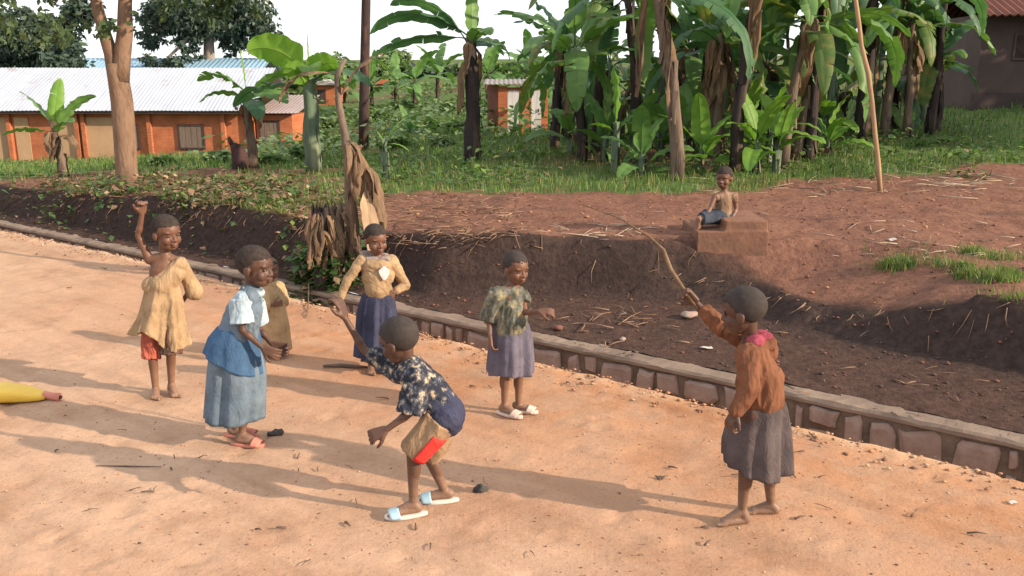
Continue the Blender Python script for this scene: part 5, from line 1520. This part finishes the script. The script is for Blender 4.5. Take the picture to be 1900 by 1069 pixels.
# roots and dead stalks hanging from the cut bank
g = random.Random(44); mb = MB()
for _ in range(150):
    s = g.uniform(1, 16); t = t_base(s) + g.uniform(.12, .34); x, y = xy_of(s, t); p = drop(x, y); L = g.uniform(.08, .32)
    x2, y2 = xy_of(s + g.uniform(-.12, .12), t - L*.55); q = Vector((x2, y2, max(p.z - L*.8, terrain_z(x2, y2) + .01)))
    m_ = p.lerp(q, .5) - Vector((DN.x, DN.y, 0))*.03 + Vector((g.uniform(-.02, .02), 0, 0)); rr = g.uniform(.002, .006)
    mb.tube([p, m_, q], [rr, rr*.8, rr*.4], 5, g.randrange(3))
tag(mb.build('bank_roots', [TW3, TW2, DRY]), 'thin roots and dead stalks hanging down the dark cut bank', kind='stuff')

# single things lying about
def lump(name, p, rad, m, label, cat, seed, parent=None):
    g = MB(); g.ell(p, rad, Matrix.Rotation(seed*.7, 3, 'Z'), 14, 9)
    return tag(g.build(name, m, None, disp=lambda q, n: min(rad)*.7*noise.noise(q*(1.3/max(rad)) + Vector((seed, 0, 0)))), label, cat)
p = gp(1278, 590); lump('stone', p + Vector((0, 0, .03)), (.085, .06, .030), stoA, 'flat brown stone on the floor below the bank', 'stone', 1)
p = gp(1155, 632); lump('stone', p + Vector((0, 0, .015)), (.035, .028, .014), stoA, 'small tan stone just behind the drain coping', 'stone', 2)
p = gp(1035, 612); lump('clay_lump', p + Vector((0, 0, .02)), (.05, .04, .022), DK2, 'orange lump of clay beside the drain behind the child in the grey skirt', 'lump', 3)
def litter(u, v, w_, h_, m, label, seed, a=0):
    p = gp(u, v); g = MB(); n = 7; vs = []
    for i in range(n):
        for j in range(n):
            x, y = (i/(n-1) - .5)*w_, (j/(n-1) - .5)*h_; q = p + Vector((x*math.cos(a) - y*math.sin(a), x*math.sin(a) + y*math.cos(a), 0))
            q.z = max(terrain_z(q.x, q.y), p.z) + .015 + .02*noise.noise(Vector((x*14, y*14, seed))); vs.append(q)
    g.add(vs, [(i*n + j, (i+1)*n + j, (i+1)*n + j+1, i*n + j+1) for i in range(n-1) for j in range(n-1)])
    tag(g.build('plastic_scrap', m, None, solid=.002), label, 'litter')
WP = mat('white_plastic', (.48, .44, .40), (.38, .34, .31), rough=.5, bmp=.1)
litter(1310, 648, .10, .045, WP, 'pale torn scrap lying flat on the ditch floor', 1, .2)
litter(1156, 583, .03, .05, WP, 'tiny white plastic scrap among the twigs', 2, .5)
litter(1655, 447, .07, .05, WP, 'white plastic scrap on the red plateau', 3, 0)
litter(1878, 936, .05, .02, WP, 'white paper scrap on the road by the drain', 4, .4)
p = gp(640, 687); g = MB(); a0 = gp(600, 683); a1 = gp(690, 684); 
g.tube([a0 + Vector((0, 0, .015)), a0.lerp(a1, .35) + Vector((0, .01, .02)), a0.lerp(a1, .7) + Vector((0, -.01, .018)), a1 + Vector((0, 0, .01))], [.010, .014, .013, .006], 8, wob=.2)
tag(g.build('fallen_stick', TW2), 'dark stick lying on the road at the feet of the child in navy skirt', 'stick')
g = MB(); a0 = gp(575, 560); a1 = gp(568, 592); g.tube([a0 + Vector((0, 0, .10)), a0.lerp(a1, .6) + Vector((.01, 0, .03)), a1 + Vector((0, 0, .012))], [.006, .006, .004], 6)
tag(g.build('bent_twig', TW2), 'short dark twig leaning on the road edge near the drain', 'twig')
g = MB(); a0 = gp(178, 866); a1 = gp(300, 868); g.tube([a0 + Vector((0, 0, .006)), a0.lerp(a1, .5) + Vector((0, -.004, .008)), a1 + Vector((0, 0, .006))], [.002, .004, .002], 6)
tag(g.build('straw', TW2), 'thin dark straw lying on the road in front of the yellow can', 'straw')
for (u, v, lab, sd_) in ((512, 806, 'crumpled grey rag on the road behind the pink sandal', 5), (890, 912, 'crumpled dark leaf scrap behind the blue slippers', 6)):
    p = gp(u, v); g = MB(); g.ell(p + Vector((0, 0, .012)), (.045, .028, .016), Matrix.Rotation(.4, 3, 'Z'), 20, 12)
    tag(g.build('rag', cloth('rag', (.10, .09, .085), (.05, .045, .045), 20), None, disp=lambda q, n: .02*noise.noise(q*40 + Vector((sd_, 0, 0)))), lab, 'rag')

# clay block the boy sits on
g = MB(); x0, x1 = aty(1291, 455, 8.45).x, aty(1422, 455, 8.45).x; ztop = aty(1400, 409, 8.45).z; zlow = aty(1340, 500, 8.45).z
mid_z = aty(1320, 428, 8.45).z; xm = aty(1342, 455, 8.45).x
g.box((x0, 8.40, zlow - .25), (x1, 9.15, mid_z)); g.box((xm, 8.41, mid_z - .02), (x1 - .01, 9.14, ztop))
def blk(q, n): return .008*noise.noise(q*4) + .0025*noise.noise(q*30)
CLAY = mat('clay', (.22, .115, .075), (.145, .08, .056), scale=4, bmp=.5, bscale=25, col3=(.19, .10, .066))
tag(g.build('clay_block', CLAY, None, voxel=.012, sm=1, disp=blk), 'square-cut brown clay block jutting out of the bank under the seated boy', 'clay block')

# yellow can lying on its side
p = gp(30, 742); YEL = mat('yellow_plastic', (.75, .50, .06), (.66, .40, .05), scale=4, rough=.42, bmp=.15, bscale=30, spec=.4)
root = thing('jerrycan', 'yellow plastic can lying on its side with a broken red spout', 'can', p)
sc_ = px(p.y)*.98
g = MB(); rs = []
for x, w_, h_, zc in ((-150, 20, 26, 27), (-147, 27, 31, 31), (-60, 29, 32, 32), (-20, 29, 30, 30), (10, 26, 26, 26), (34, 21, 20, 21), (52, 15, 13, 16), (62, 9, 8, 14)):
    rs.append([p + Vector((x*sc_ + 0, math.copysign(abs(math.cos(2*PI*j/28))**.6, math.cos(2*PI*j/28))*w_*sc_*1.1, zc*sc_*.52 + math.copysign(abs(math.sin(2*PI*j/28))**.6, math.sin(2*PI*j/28))*h_*sc_*.5)) for j in range(28)])
g.rings(rs); g.build('body', YEL, root)
g = MB(); g.tube([p + Vector((58*sc_, 0, 11*sc_)), p + Vector((74*sc_, -.01, 9*sc_)), p + Vector((92*sc_, -.015, 7*sc_))], [7*sc_, 6.5*sc_, 8.5*sc_], 14, wob=.25)
sp_ = g.build('spout', SOLEP, root)
g = MB(); g.ell(p + Vector((93*sc_, -.018, 8*sc_)), (3*sc_, 5*sc_, 4*sc_)); g.build('opening', DARK, sp_)
g = MB(); g.tube([p + Vector((-140*sc_, 0, 40*sc_)), p + Vector((-132*sc_, 0, 50*sc_)), p + Vector((-82*sc_, 0, 50*sc_)), p + Vector((-74*sc_, 0, 38*sc_))], 4*sc_, 10); g.build('handle', YEL, root)

p = gp(445, 312); g = MB()
g.tube([p - Vector((0, 0, .1)), p + Vector((.02, 0, .15)), p + Vector((.0, 0, .30)), p + Vector((-.04, 0, .42)), p + Vector((-.02, 0, .47))], [.17, .15, .13, .10, .05], 12, wob=.45, seed=4)
g.tube([p + Vector((-.05, 0, .35)), p + Vector((-.14, 0, .5)), p + Vector((-.17, .02, .6))], [.05, .045, .02], 8, wob=.3)
tag(g.build('tree_stump', mat('charred_wood', (.035, .028, .032), (.09, .04, .035), scale=9, bmp=.6)), 'small charred dark stump in the weeds before the brick building', 'stump')
# ------------------------------------------------------------------ light
SUN_EL = R(21.5); az = Vector((.938, -.347))
sd = Vector((az.x*math.cos(SUN_EL), az.y*math.cos(SUN_EL), math.sin(SUN_EL)))
sl = bpy.data.lights.new('sun', 'SUN'); sl.energy = 4.3; sl.angle = R(.6); sl.color = (1.0, .82, .62)
so = bpy.data.objects.new('sun', sl); C.objects.link(so)
so.rotation_euler = (-sd).to_track_quat('-Z', 'Y').to_euler()
so.location = sd * 60
wd = bpy.data.worlds.new('World'); scene.world = wd; wd.use_nodes = True
nt = wd.node_tree; bg = nt.nodes['Background']
sky = N(nt, 'ShaderNodeTexSky', sky_type='NISHITA'); sky.sun_disc = False
sky.sun_elevation = SUN_EL; sky.sun_rotation = math.atan2(az.x, az.y); sky.altitude = 1200; sky.dust_density = 2.5
bg.inputs['Strength'].default_value = .10
nt.links.new(sky.outputs[0], bg.inputs['Color'])
# thin bright cloud over most of the sky
tc = N(nt, 'ShaderNodeTexCoord').outputs['Generated']
cl = ramp(nt, noise_tex(nt, tc, 2.2, 6, .55, (1, 1, 2.2)), [(.30, (.62, .62, .62)), (.60, (.95, .95, .95))])
bg2 = N(nt, 'ShaderNodeBackground'); bg2.inputs['Color'].default_value = (.97, .975, 1.0, 1); bg2.inputs['Strength'].default_value = .78
mx = N(nt, 'ShaderNodeMixShader')
nt.links.new(cl, mx.inputs[0]); nt.links.new(bg.outputs[0], mx.inputs[1]); nt.links.new(bg2.outputs[0], mx.inputs[2])
nt.links.new(mx.outputs[0], nt.nodes['World Output'].inputs[0])
scene.view_settings.view_transform = 'Standard'; scene.view_settings.look = 'None'
scene.view_settings.exposure = .92; scene.view_settings.gamma = 1
scene.cycles.max_bounces = 6
scene.cycles.use_denoising = True
